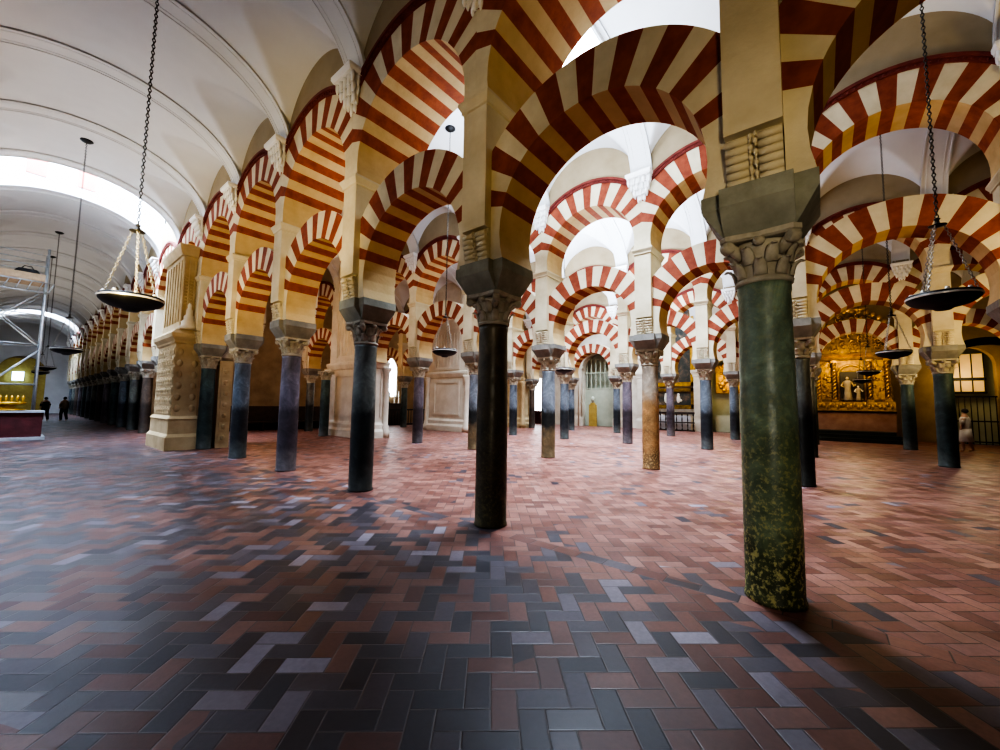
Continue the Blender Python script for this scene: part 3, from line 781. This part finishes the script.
for y0, y1, z0, z1 in ((-1.35, -1.12, 1.55, 2.95), (1.12, 1.35, 1.55, 2.95), (-1.35, 1.35, 1.5, 1.78), (-1.35, 1.35, 2.72, 2.95)): box(bm, -.12, 0, y0, y1, z0, z1)
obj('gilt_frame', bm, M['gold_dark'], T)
R = thing('altar_rail', 'dark turned-baluster rail below the huge painting', 'railing', (28.9, 8.15, 0))
bm = bm_new(); box(bm, -.06, .06, -1.5, 1.5, 1.15, 1.3); box(bm, -.06, .06, -1.5, 1.5, .55, .62); box(bm, -.05, .05, -1.5, 1.5, 0, .1); obj('rail', bm, M['wood'], R)
for k in range(9):
    bm = bm_new(); y = -1.42 + k * .355; lathe(bm, [(.05, .05), (.05, .15), (.02, .2), (.045, .4), (.02, .55), (.045, .8), (.02, 1.0), (.05, 1.08), (.05, 1.15)], 7, 0, y); obj('baluster', bm, M['wood'], R)
o = thing('altar_cloth', 'white-covered low altar standing behind the dark baluster rail', 'altar', (29.4, 8.15, 0))
bm = bm_new(); box(bm, -.25, .25, -1.2, 1.2, 0, 1.05); obj('altar_cloth_cover', bm, M['plaster'], o)
# yellow chapel with gilded figure
T = thing('amber_altar', 'gilded altarpiece glowing inside the amber chapel beside the painting', 'altar', (30.5, 4.9, 0))
bm = bm_new(); box(bm, -.1, .2, -.7, .7, 2.6, 4.5)
for k in range(26): blob(bm, (-.12, random.uniform(-.6, .6), random.uniform(2.7, 4.5)), random.uniform(.08, .18), 0, 6, 5)
obj('gilded_relief', bm, M['gold'], T)
bm = bm_new(); box(bm, -.25, .2, -.75, .75, 0, 1.1); obj('altar_table', bm, M['greystone'], T)

# ------------------------------------------------------------------ golden altarpiece
T = thing('gilded_altarpiece', 'great gilded baroque altarpiece with twisted columns and statue niche', 'altarpiece', (28.9, -1.3, 0))
bm = bm_new(); box(bm, -.2, .4, -1.65, 1.65, .5, 1.45); obj('altar_front', bm, M['marble_red'], T)
bm = bm_new(); box(bm, -.24, .42, -1.68, 1.68, 1.45, 1.52); obj('altar_edge', bm, M['cloth_red'], T)
bm = bm_new(); box(bm, 0, .4, -1.6, 1.6, 1.52, 5.3)
n = 20
for k in range(n):
    a0, a1 = PI * k / n, PI * (k + 1) / n
    for x in (0, .4): quad(bm, [(x, -1.6 * math.cos(a0), 5.3), (x, -1.6 * math.cos(a1), 5.3), (x, -1.6 * math.cos(a1), 5.3 + 1.6 * math.sin(a1)), (x, -1.6 * math.cos(a0), 5.3 + 1.6 * math.sin(a0))])
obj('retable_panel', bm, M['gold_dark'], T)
for y in (-1.42, -.72, .72, 1.42):
    bm = bm_new()
    for ph in (0, PI):
        tube(bm, [(-.16 + .05 * math.cos(t * 1.1 + ph), y + .05 * math.sin(t * 1.1 + ph), 2.15 + t * .07) for t in range(30)], .07, 6)
    for z in (2.05, 4.2): box(bm, -.28, -.04, y - .13, y + .13, z, z + .12)
    obj('twisted_column', bm, M['gold'], T)
bm = bm_new(); box(bm, -.3, 0, -1.65, 1.65, 1.55, 2.03)
for k in range(22): blob(bm, (-.3, -1.5 + k * .143, 1.8 + .08 * math.sin(k * 2)), (.05, .07, .13), 0, 6, 5)
obj('predella', bm, M['gold'], T)
bm = bm_new(); loft(bm, [rect(.17, 1.62, 4.34, -.12), rect(.2, 1.66, 4.42, -.14), rect(.16, 1.6, 4.52, -.12), rect(.24, 1.7, 4.66, -.16)]); obj('entablature', bm, M['gold'], T)
rnd = random.Random(3)
for k in range(90):
    bm = bm_new()
    a = rnd.uniform(0.02, PI - .02); rr = 1.6 * math.sqrt(rnd.random())
    y, z = rr * math.cos(a), 4.75 + 1.3 * rr * math.sin(a) * 1.05
    c0 = Vector((-.06, y, z)); tw = rnd.uniform(0, 6); R0 = rnd.uniform(.08, .2)
    tube(bm, [c0 + Vector((-.03 - .02 * q, R0 * (1 - q / 9) * math.cos(tw + q * .8), R0 * (1 - q / 9) * math.sin(tw + q * .8))) for q in range(7)], [.035 - .003 * q for q in range(7)], 5); obj('scroll', bm, M['gold'], T)
bm = bm_new(); box(bm, -.03, -.002, -1.3, 1.3, 2.17, 2.2); box(bm, -.03, -.002, -1.3, -.84, 2.2, 4.25); box(bm, -.03, -.002, .84, 1.3, 2.2, 4.25)
for k in range(40):
    y = rnd.choice((-1.07, 1.07)) + rnd.uniform(-.2, .2); blob(bm, (-.05, y, rnd.uniform(2.2, 4.2)), (.05, rnd.uniform(.04, .1), rnd.uniform(.05, .12)), 0, 6, 5)
obj('side_relief', bm, M['gold'], T)
bm = bm_new(); n = 14
path = [(-.05, .55, 2.1), (-.05, .55, 3.5)] + [(-.05, .55 * math.cos(PI * k / n), 3.5 + .55 * math.sin(PI * k / n)) for k in range(1, n)] + [(-.05, -.55, 3.5), (-.05, -.55, 2.1)]
tube(bm, path, .07, 6); obj('niche_frame', bm, M['gold'], T)
bm = bm_new(); box(bm, -.02, -.005, -.52, .52, 2.1, 3.7); obj('niche_back', bm, M['wood'], T)
bm = bm_new(); n = 18
for k in range(n):
    a = PI * (k + .5) / n; y, z = 1.75 * math.cos(a), 5.3 + 1.75 * math.sin(a)
    blob(bm, (-.05, y, z), (.08, .14, .14), 0, 7, 5)
blob(bm, (-.05, 0, 7.25), (.1, .3, .28)); blob(bm, (-.05, .5, 7.1), (.1, .35, .1)); blob(bm, (-.05, -.5, 7.1), (.1, .35, .1)); obj('crest', bm, M['gold'], T)
# statues in the niche
def statue(x, y, z, h, lab, cat='statue', mat='pale_stone', robe='cloth_tan'):
    T = thing('saint_statue', lab, cat, (x, y, z))
    bm = bm_new(); s = h
    lathe(bm, [(.13 * s, 0), (.15 * s, .05 * s), (.12 * s, .3 * s), (.10 * s, .5 * s), (.13 * s, .7 * s), (.14 * s, .8 * s), (.05 * s, .86 * s)], 12); obj('robe', bm, M[robe], T)
    bm = bm_new(); blob(bm, (0, 0, .93 * s), (.06 * s, .055 * s, .075 * s)); tube(bm, [(0, -.12 * s, .78 * s), (-.08 * s, -.2 * s, .6 * s), (-.14 * s, -.24 * s, .66 * s)], .03 * s, 6); tube(bm, [(0, .12 * s, .78 * s), (-.06 * s, .2 * s, .62 * s), (-.14 * s, .12 * s, .56 * s)], .03 * s, 6)
    obj('body', bm, M[mat], T)
statue(28.72, -1.12, 2.1, 1.3, 'standing pale robed statue in the niche of the gilded altarpiece', mat='golden')
statue(28.66, -1.55, 2.1, .8, 'smaller crouching statue beside the robed one in the gilded altarpiece')
# dark steps in front
for k, (x0, h0, h1) in enumerate(((26.6, 0, .17), (27.1, .17, .34), (27.6, .34, .5))):
    bm = bm_new(); box(bm, x0, 29.8, -3.1 + .15 * k, 1.1 - .15 * k, h0, h1); o = obj('altar_step', bm, M['darkgreen']); o['kind'] = 'thing'
    tag(o, ('lowest', 'middle', 'topmost')[k] + ' dark marble step before the gilded altarpiece', 'step', 'steps before the gilded altarpiece')
# grilles and glowing openings in the side chapels
for k, y in enumerate((-5.7, -8.0)):
    T = thing('chapel_window', ('white-paned chapel window with dark bars beside the gilded altarpiece', 'white-paned chapel window at the edge of the view')[k], 'window', (30.3, y, 0))
    bm = bm_new(); box(bm, 0, .03, -.6, .6, 2.6, 4.5); obj('window_pane', bm, M['glow_yellow'], T)
    bm = bm_new(); box(bm, -.05, .02, -.65, .65, 3.15, 3.3); box(bm, -.05, .02, -.65, .65, 2.5, 2.6)
    for q in (-.6, -.2, .2, .6): box(bm, -.04, .02, q - .02, q + .02, 2.6, 4.5)
    obj('window_bars', bm, M['iron'], T)
    g = thing('chapel_gate', ('dark iron chapel gate behind the white-dressed visitor', 'dark iron chapel gate at the edge of the view')[k], 'gate', (29.8, y, 0))
    bm = bm_new()
    for q in range(9): tube(bm, [(0, -.8 + q * .2, 0), (0, -.8 + q * .2, 2.3)], .02, 5)
    for z in (.1, 1.1, 2.3): box(bm, -.03, .03, -.85, .85, z, z + .06)
    obj('gate_bars', bm, M['iron'], g)
T = thing('candle_stand', 'tall thin candle stand with a warm flame behind the white-dressed visitor', 'candle stand', (28.0, -4.35, 0))
bm = bm_new(); lathe(bm, [(.16, 0), (.15, .04), (.03, .08), (.02, .6), (.03, 1.0), (.02, 1.9), (.08, 1.96), (.03, 2.0), (.03, 2.12)], 10); obj('stand', bm, M['gold_dark'], T)
bm = bm_new(); blob(bm, (0, 0, 2.22), (.06, .06, .11)); obj('flame', bm, M['glow_warm'], T)

# ------------------------------------------------------------------ hanging lamps
LR = .335
def lamp_meshes():
    d = bm_new(); lathe(d, [(.02, -.165), (.07, -.16), (.11, -.13), (.17, -.118), (.24, -.095), (LR * .88, -.065), (LR * .97, -.035), (LR, -.015), (LR, .04), (LR * .97, .045), (LR * .9, .02), (.1, .0), (.03, .0)], 40)
    rm = bm_new(); n = 40
    loft(rm, [circ(LR * .99, -.008, n), circ(LR * 1.03, -.006, n), circ(LR * 1.035, .012, n), circ(LR * .99, .02, n), circ(LR * .99, -.008, n)], 0, False)
    lights = bm_new()
    lathe(lights, [(.022, .02), (.026, .06), (.018, .08)], 6)
    tp = bm_new(); lathe(tp, [(.01, .93), (.085, .945), (.09, .955), (.03, .975), (.02, 1.02), (.035, 1.04), (.01, 1.06)], 16)
    return d, rm, lights, tp
def chain_bm(p0, p1, link_l=.05, r=.006, w=.014):
    p0, p1 = Vector(p0), Vector(p1); L = (p1 - p0).length; n = max(2, int(L / (link_l * .78))); bm = bm_new()
    d = (p1 - p0).normalized(); u = d.cross(Vector((0, 1, 0)) if abs(d.y) < .9 else Vector((1, 0, 0))).normalized(); v = d.cross(u)
    for k in range(n):
        c = p0 + d * (L * (k + .5) / n); a = u if k % 2 else v; h = link_l / 2
        pts = [c + d * h * math.cos(t) + a * w * math.sin(t) for t in (2 * PI * q / 8 for q in range(8))]
        nn = d.cross(a)
        rings = []
        for q in range(8):
            o_ = (pts[q] - c).normalized()
            rings.append([pts[q] + r * o_, pts[q] + r * nn, pts[q] - r * o_, pts[q] - r * nn])
        rings.append(rings[0]); loft(bm, rings, 0, False)
    return bm
d, rm, li, tp = lamp_meshes()
LM = dict(dish=mesh('dish', d, M['iron']), rim=mesh('rim', rm, M['silver']), oil=mesh('oil_cup', li, M['silver']), top=mesh('chain_plate', tp, M['chain']))
for k in range(3):
    a = 2 * PI * k / 3 + .5
    LM['c%d' % k] = mesh('support_chain', chain_bm((LR * .95 * math.cos(a), LR * .95 * math.sin(a), .03), (.06 * math.cos(a), .06 * math.sin(a), .945)), M['bright_chain'])
LZ = 3.05; TOPZ = ZS + RISE
LM['chain'] = mesh('long_chain', chain_bm((0, 0, 1.05), (0, 0, TOPZ - LZ - .03), .06, .0075, .016), M['chain'])
bm = bm_new(); lathe(bm, [(.02, TOPZ - LZ - .09), (.10, TOPZ - LZ - .06), (.15, TOPZ - LZ - .02), (.15, TOPZ - LZ + .01)], 20); LM['rose'] = mesh('ceiling_rose', bm, M['iron'])
def lamp(x, y, z, lab, cups=False):
    T = thing('hanging_lamp', lab, 'lamp', (x, y, z), 'dark dish lamps hung from the vaults')
    for nme, key in (('dish', 'dish'), ('rim', 'rim'), ('chain_plate', 'top'), ('support_chain', 'c0'), ('support_chain', 'c1'), ('support_chain', 'c2'), ('long_chain', 'chain'), ('ceiling_rose', 'rose')):
        link(nme, LM[key], T)
    if cups:
        for k in range(8): link('oil_cup', LM['oil'], T, (LR * .84 * math.cos(k * PI / 4), LR * .84 * math.sin(k * PI / 4), 0))
lamp(NAVE[0], 7.2, 2.93 + .02, 'black dish lamp hanging large in the long aisle before the carved pier', True)
lamp(NAVE[0], 17.2, LZ, 'black dish lamp hanging beyond the big one in the long aisle')
lamp(NAVE[0], 27.9, LZ, 'small black dish lamp, third along the long aisle, beside the scaffold')
lamp(NAVE[0], 33., LZ, 'small black dish lamp farther down the long aisle behind the third')
lamp(NAVE[1], 8.0, LZ, 'black dish lamp on conical chains over the second aisle', True)
lamp(NAVE[1], -1.25, LZ, 'large black dish lamp hanging beside the big green column, chapel side', True)
lamp(NAVE[2], -1.45, LZ, 'black dish lamp hanging in front of the gilded altarpiece, middle-sized')
lamp(NAVE[2], 8.0, LZ, 'small dark lamp hanging beside the blue, black and brown column')
lamp(NAVE[3], -1.43, LZ, 'small dish lamp hanging close before the gilded altarpiece statue')
lamp(NAVE[3], 8.0, LZ, 'tiny dark lamp hanging by the purple column in the distance')
lamp(25.0, -1.5, LZ - .05, 'smallest dish lamp right in front of the altarpiece niche')

# ------------------------------------------------------------------ scaffold, dais, people at the end of the long aisle
DW = thing('daylit_doorway', 'narrow daylit arched opening beside the brown column in the east wall', 'doorway', (29.8, 19.9, 0))
bm = bm_new(); box(bm, 0, .03, -.5, .5, .9, 4.0); obj('doorway_glass', bm, M['glow_white'], DW)
bm = bm_new(); tube(bm, [(0, -.55, 0), (0, -.55, 4.0), (0, -.35, 4.4), (0, 0, 4.55), (0, .35, 4.4), (0, .55, 4.0), (0, .55, 0)], .07, 6); obj('doorway_surround', bm, M['pale_stone'], DW)
bm = bm_new(); box(bm, -.1, 0, -.45, .45, 0, .9); box(bm, -.2, 0, -.5, .5, .9, 1.15); obj('red_covered_ledge', bm, M['cloth_red'], DW)
T = thing('scaffold_tower', 'aluminium scaffold tower with high work platform beside the altar table', 'scaffold', (-.35, 26, 0))
bm = bm_new()
for x in (-1.3, 1.0):
    for y in (0, 1.2): tube(bm, [(x, y, 0), (x, y, 8.1)], .045, 8)
obj('upright', bm, M['steel'], T); 
bm = bm_new()
for z in (2.2, 3.9, 5.2): 
    for y in (0, 1.2): tube(bm, [(-1.3, y, z), (1., y, z)], .028, 6)
for x in (-1.3, 1.): 
    for z in (1., 1.5, 2., 2.5, 3., 3.5, 4., 4.5, 5., 5.5, 6., 7.2, 7.8): tube(bm, [(x, 0, z), (x, 1.2, z)], .024, 6)
obj('crossbar', bm, M['steel'], T)
bm = bm_new()
for y in (0, 1.2):
    tube(bm, [(-1.3, y, 1.), (1., y, 3.7)], .024, 6); tube(bm, [(1., y, 3.9), (-1.3, y, 6.2)], .024, 6); tube(bm, [(-1.3, y, 3.7), (1., y, 6.3)], .024, 6)
obj('diagonal_brace', bm, M['steel'], T)
bm = bm_new(); box(bm, -1.3, 1., 0, 1.2, 6.62, 6.68); box(bm, -1.3, 1., -.02, .02, 6.68, 6.95); obj('platform_board', bm, M['board'], T)
bm = bm_new()
for z in (6.15, 6.6): tube(bm, [(-1.4, -.06, z), (1.1, -.06, z)], .035, 6)
for k in range(9): tube(bm, [(-1.4 + k * .31, -.06, 6.15), (-1.25 + k * .31, -.06, 6.6)], .018, 5)
obj('lattice_beam', bm, M['steel'], T)
for z in (7.3, 7.8):
    for y in (0, 1.2): bm = bm_new(); tube(bm, [(-1.3, y, z), (1., y, z)], .022, 6); obj('guard_rail', bm, M['steel'], T)
bm = bm_new()
for x in (-1.3, 1.): box(bm, x - .12, x + .12, -.15, 1.35, 0, .04)
obj('foot_plate', bm, M['steel'], T)
o = thing('tool_bag', 'black bag sitting on the high scaffold platform', 'bag', (.1, 26.45, 6.68))
bm = bm_new(); loft(bm, [rect(.3, .2, 0), rect(.36, .24, .12), rect(.36, .24, .35), rect(.25, .16, .48)]); obj('bag_body', bm, M['cloth_dark'], o)
bm = bm_new(); tube(bm, [(-.2, 0, .45), (-.1, 0, .62), (.1, 0, .62), (.2, 0, .45)], .02, 6); obj('handle', bm, M['cloth_dark'], o)
o = thing('altar_platform', 'low altar platform draped in dark red cloth at the scaffold foot', 'platform', (-.1, 24.4, 0))
bm = bm_new(); box(bm, -1.5, .95, -.6, .7, .12, 1.05); obj('red_drape', bm, M['cloth_red'], o)
bm = bm_new(); box(bm, -1.55, 1., -.65, .75, 1.05, 1.12); obj('tabletop', bm, M['steel'], o)
bm = bm_new(); box(bm, -1.5, 1.05, -.7, .75, 0, .12); obj('plinth', bm, M['steel'], o)
o = thing('gilded_monstrance', 'gilded tray of altar ornaments standing on the red-draped platform', 'ornament', (-.1, 24.5, 1.12))
bm = bm_new(); lathe(bm, [(.5, 0), (.55, .05), (.2, .12), (.25, .2), (.55, .3), (.5, .34)], 16); obj('tray', bm, M['gold'], o)
bm = bm_new()
for k in range(7): lathe(bm, [(.05, .34), (.02, .4), (.05, .5), (.01, .6)], 7, -.42 + k * .14, 0)
obj('ornaments', bm, M['gold'], o)

def person(x, y, h, rz, lab, top, bottom, skirt=False, walk=.1):
    T = thing('person', lab, 'person', (x, y, 0), None, rz)
    bm = bm_new(); s = h / 1.75
    V = [(0, 0, .95), (0, 0, 1.12), (0, .0, 1.32), (0, 0, 1.46), (.01, 0, 1.56), (.015, 0, 1.66),
         (0, .19, 1.40), (.03, .235, 1.13), (.1, .23, .90), (0, -.19, 1.40), (-.02, -.235, 1.13), (.03, -.24, .88),
         (0, .09, .9), (walk, .10, .5), (walk * .6 , .10, .07), (0, -.09, .9), (-walk * .5, -.10, .5), (-walk * 1.6, -.10, .09),
         (walk * .6 + .15, .11, .04), (-walk * 1.6 + .14, -.11, .04)]
    Rr = [.155, .125, .155, .12, .055, .095, .07, .05, .035, .07, .05, .035, .1, .065, .045, .1, .065, .045, .035, .035]
    E = [(0, 1), (1, 2), (2, 3), (3, 4), (4, 5), (3, 6), (6, 7), (7, 8), (3, 9), (9, 10), (10, 11), (0, 12), (12, 13), (13, 14), (0, 15), (15, 16), (16, 17), (14, 18), (17, 19)]
    me = bpy.data.meshes.new('body'); me.from_pydata([(a * s, b * s, c * s) for a, b, c in V], E, [])
    o = bpy.data.objects.new('body', me); C.objects.link(o); o.parent = T
    sk = o.modifiers.new('s', 'SKIN'); sb = o.modifiers.new('ss', 'SUBSURF'); sb.levels = 1; sb.render_levels = 2
    for k, v in enumerate(me.skin_vertices[0].data): v.radius = (Rr[k] * s, Rr[k] * s); v.use_root = (k == 0)
    me.materials.append(M['skin'])
    # clothing
    bm = bm_new()
    def ell(rx, ry, z): return [(rx * s * math.cos(2 * PI * k / 14), ry * s * math.sin(2 * PI * k / 14), z * s) for k in range(14)]
    loft(bm, [ell(.16, .19, .88), ell(.15, .17, 1.1), ell(.165, .2, 1.32), ell(.13, .2, 1.43), ell(.07, .09, 1.5)], 0, True, True, True)
    for sg in (-1, 1): tube(bm, [(0, sg * .17 * s, 1.42 * s), (.015 * sg, sg * .225 * s, 1.25 * s), (.03, sg * .24 * s, 1.12 * s)], [.085 * s, .075 * s, .065 * s], 8)
    obj('shirt', bm, M[top], T)
    bm = bm_new()
    if skirt: loft(bm, [ell(.22, .24, .42), ell(.19, .22, .7), ell(.17, .2, .95)], 0, True, True, True)
    else:
        tube(bm, [(0, .09 * s, .95 * s), (walk, .1 * s, .5 * s), (walk * .6, .1 * s, .1 * s)], [.12 * s, .085 * s, .07 * s], 10)
        tube(bm, [(0, -.09 * s, .95 * s), (-walk * .5, -.1 * s, .5 * s), (-walk * 1.6, -.1 * s, .12 * s)], [.12 * s, .085 * s, .07 * s], 10)
    obj('skirt' if skirt else 'trousers', bm, M[bottom], T)
    bm = bm_new(); blob(bm, (-.02 * s, 0, 1.69 * s), (.105 * s, .1 * s, .1 * s), 0, 12, 8); obj('hair', bm, M['hair'], T)
person(2.52, 42.9, 1.72, 2.2, 'visitor in pale tan jacket and dark trousers far down the long aisle', 'cloth_tan', 'cloth_dark')
person(1.63, 43.4, 1.68, 2.0, 'visitor in darker coat standing beside the scaffold, far down the aisle', 'cloth_dark', 'cloth_dark')
person(24.0, -4.4, 1.68, 1.2, 'visitor in a white dress walking past the chapel grille', 'cloth_white', 'cloth_white', True)

# dark segmental arch screening the chapels
T = thing('chapel_arch', 'black segmental arch on posts in front of the chapel windows', 'arch', (28.4, -6.0, 0))
bm = bm_new(); n = 18; rings = []
for k in range(n + 1):
    t = -1 + 2 * k / n; z = 4.2 + .5 * (1 - t * t)
    rings.append([(-.12, t * 1.35, z), (.12, t * 1.35, z), (.12, t * 1.35, z + .36), (-.12, t * 1.35, z + .36)])
loft(bm, rings); obj('arch_band', bm, M['iron'], T)
for q in (-1.42, 1.42):
    bm = bm_new(); box(bm, -.1, .1, q - .07, q + .07, 0, 4.56); obj('post', bm, M['iron'], T)

# ------------------------------------------------------------------ skylight, lamps and added fill lights
def skylight(x, y, lab, sx=.9, sy=.55):
    z = ZS + RISE - .05
    T = thing('skylight', lab, 'skylight', (x, y, z - .06), 'skylights in the vault crowns')
    bm = bm_new(); box(bm, -sx + .05, sx - .05, -sy + .05, sy - .05, 0, .02); obj('skylight_pane', bm, M['glow_sky'], T)
    bm = bm_new()
    for a in (-sx, sx - .06): box(bm, a, a + .06, -sy, sy, -.04, .08)
    for a in (-sy, sy - .06): box(bm, -sx, sx, a, a + .06, -.04, .08)
    obj('skylight_frame', bm, M['vault'], T)
def area(loc, size, power, col, rot=(0, 0, 0), sy=None, spread=None):
    L = bpy.data.lights.new('area', 'AREA'); L.energy = power; L.color = col; L.size = size
    if sy: L.shape = 'RECTANGLE'; L.size_y = sy
    if spread: L.spread = spread
    o = bpy.data.objects.new('area_light', L); C.objects.link(o); o.location = loc; o.rotation_euler = rot; return o
def point(loc, power, col, r=.3):
    L = bpy.data.lights.new('point', 'POINT'); L.energy = power; L.color = col; L.shadow_soft_size = r
    o = bpy.data.objects.new('point_light', L); C.objects.link(o); o.location = loc; return o
BLUE = (.58, .74, 1.); COOL = (.66, .80, 1.); WARM = (1., .74, .42); NEUT = (1., .95, .88)
exec_lights = True
skylight(7.6, 3.9, 'small bright skylight glimpsed in the vault crown above the second aisle')
for x, y, z, p, sz, sp in ((7.7, 3.8, 9.25, 430, 1.1, 92), (7.4, 8.2, 9.2, 150, 1.5, 90), (13.9, 3.8, 9.2, 520, 1.6, 92), (13.9, 8.5, 9.2, 520, 1.8, 95), (13.9, 13.5, 9.2, 300, 1.8, 100),
                    (20.4, 6.5, 9.2, 560, 1.8, 100), (20.4, 12.5, 9.2, 480, 1.8, 100), (26.9, 9, 9.2, 450, 1.8, 120), (26.9, 14, 9.2, 350, 1.8, 120), (7.4, 13.5, 9.2, 50, 1.5, 110)):
    area((x, y, z), sz, p, COOL, sy=sz * 1.2, spread=math.radians(sp))
for c, y, p in ((1, 5.0, 480), (2, 7., 800), (3, 8, 700), (4, 10, 400)):
    area((NAVE[c], y, 6.3), 2.5, p, COOL, (PI, 0, 0), sy=7)  # unseen upward fills added to brighten the vaults
area((NAVE[0], (cy(6) + cy(7)) / 2, 12.3), 4.5, 4600, BLUE, sy=2.6)
area((NAVE[0], (cy(17) + cy(18)) / 2, 10.8), 4.5, 1800, BLUE, sy=2.6)
area((-1.3, 9.5, 7.3), 1.0, 520, BLUE, (0, -.12, 0), sy=9, spread=math.radians(95))  # unseen blue fill added to lift the first aisle's floor
area((NAVE[0], 36, 4.), 2.5, 190, NEUT, (PI, 0, 0), sy=20)  # unseen upward wash added to lighten the far vault
area((NAVE[0], 16, 6.4), 2.0, 60, NEUT, (PI, 0, 0), sy=8)
W = bpy.data.worlds.new('world'); bpy.context.scene.world = W; W.use_nodes = True
bg = W.node_tree.nodes['Background']; bg.inputs[0].default_value = (1., .86, .66, 1); bg.inputs[1].default_value = .03
# warm lamps and added warm fills
def spot(loc, to, power, col, ang=60, r=.3):
    L = bpy.data.lights.new('spot', 'SPOT'); L.energy = power; L.color = col; L.spot_size = math.radians(ang); L.spot_blend = .8; L.shadow_soft_size = r
    o = bpy.data.objects.new('spot_light', L); C.objects.link(o); o.location = loc
    o.rotation_euler = (Vector(to) - Vector(loc)).to_track_quat('-Z', 'Y').to_euler(); return o
GOLD = (1., .78, .36)
spot((-1., -1.5, 3.2), (4.2, 1.2, 6.), 200, GOLD, 75)
spot((-1.2, -1.6, 1.9), (4.0, .4, 2.2), 210, (1., .93, .78), 56); spot((-1.2, -.5, 1.9), (4.2, 3.6, 1.6), 100, (1., .85, .6), 30)  # unseen fills added to lift the two nearest columns
spot((-1.3, 2.2, 3.0), (4.2, 5.2, 6.2), 170, GOLD, 60)
spot((0.2, 6.0, 3.0), (4.2, 9.5, 5.8), 560, GOLD, 80)
spot((0.2, 11.0, 3.0), (4.2, 14.5, 5.8), 420, GOLD, 80)
spot((8.4, -4.5, 3.4), (10.6, -1.2, 6.0), 380, GOLD, 110); spot((14.5, -5, 3.4), (17.2, -1.2, 5.), 300, GOLD, 110); spot((20.5, -4.5, 3.), (23.6, -1, 5), 250, GOLD, 110)
point((23.0, -4.4, 3.0), 45, (1., .85, .6), .2); point((27.0, -1.2, 4.4), 170, GOLD, .5); point((29.2, -5.7, 3.4), 45, (1., .7, .3), .3); point((29.2, 4.9, 3.6), 60, (1., .75, .25), .3)  # first point is added only to brighten the visitor in white
point((8., 21.5, 3.6), 60, (1., .55, .2), .5); point((14., 22.0, 4.5), 80, (1., .6, .25), .5); point((21., 22., 4.), 100, (1., .7, .4), .5)
point((7.4, 16.5, 5.4), 90, (1., .6, .2), .4)
point((NAVE[0], 60, 3.), 12, WARM, .5)

# ------------------------------------------------------------------ camera
TH, F, H = .682, 396.2, 1.6
pitch = math.atan(30.03 / F); roll = .014
cam = bpy.data.cameras.new('camera'); co = bpy.data.objects.new('camera', cam); C.objects.link(co); bpy.context.scene.camera = co
cam.sensor_width = 36; cam.lens = 36 * F / 1000; cam.clip_start = .05; cam.clip_end = 300
fwd = Vector((math.cos(TH) * math.cos(pitch), math.sin(TH) * math.cos(pitch), math.sin(pitch)))
rt = Vector((math.sin(TH), -math.cos(TH), 0)); up = rt.cross(fwd)
r2 = rt * math.cos(roll) + up * math.sin(roll) ; u2 = -rt * math.sin(roll) + up * math.cos(roll)
m = Matrix((r2, u2, -fwd)).transposed().to_4x4(); m.translation = Vector((0, 0, H)); co.matrix_world = m
sc = bpy.context.scene
sc.view_settings.view_transform = 'AgX'; sc.view_settings.look = 'AgX - Very High Contrast'; sc.view_settings.exposure = .27
sc.cycles.use_denoising = True
sc.cycles.max_bounces = 6; sc.cycles.diffuse_bounces = 4; sc.cycles.glossy_bounces = 3; sc.cycles.caustics_reflective = False; sc.cycles.caustics_refractive = False
sc.cycles.sample_clamp_indirect = 6
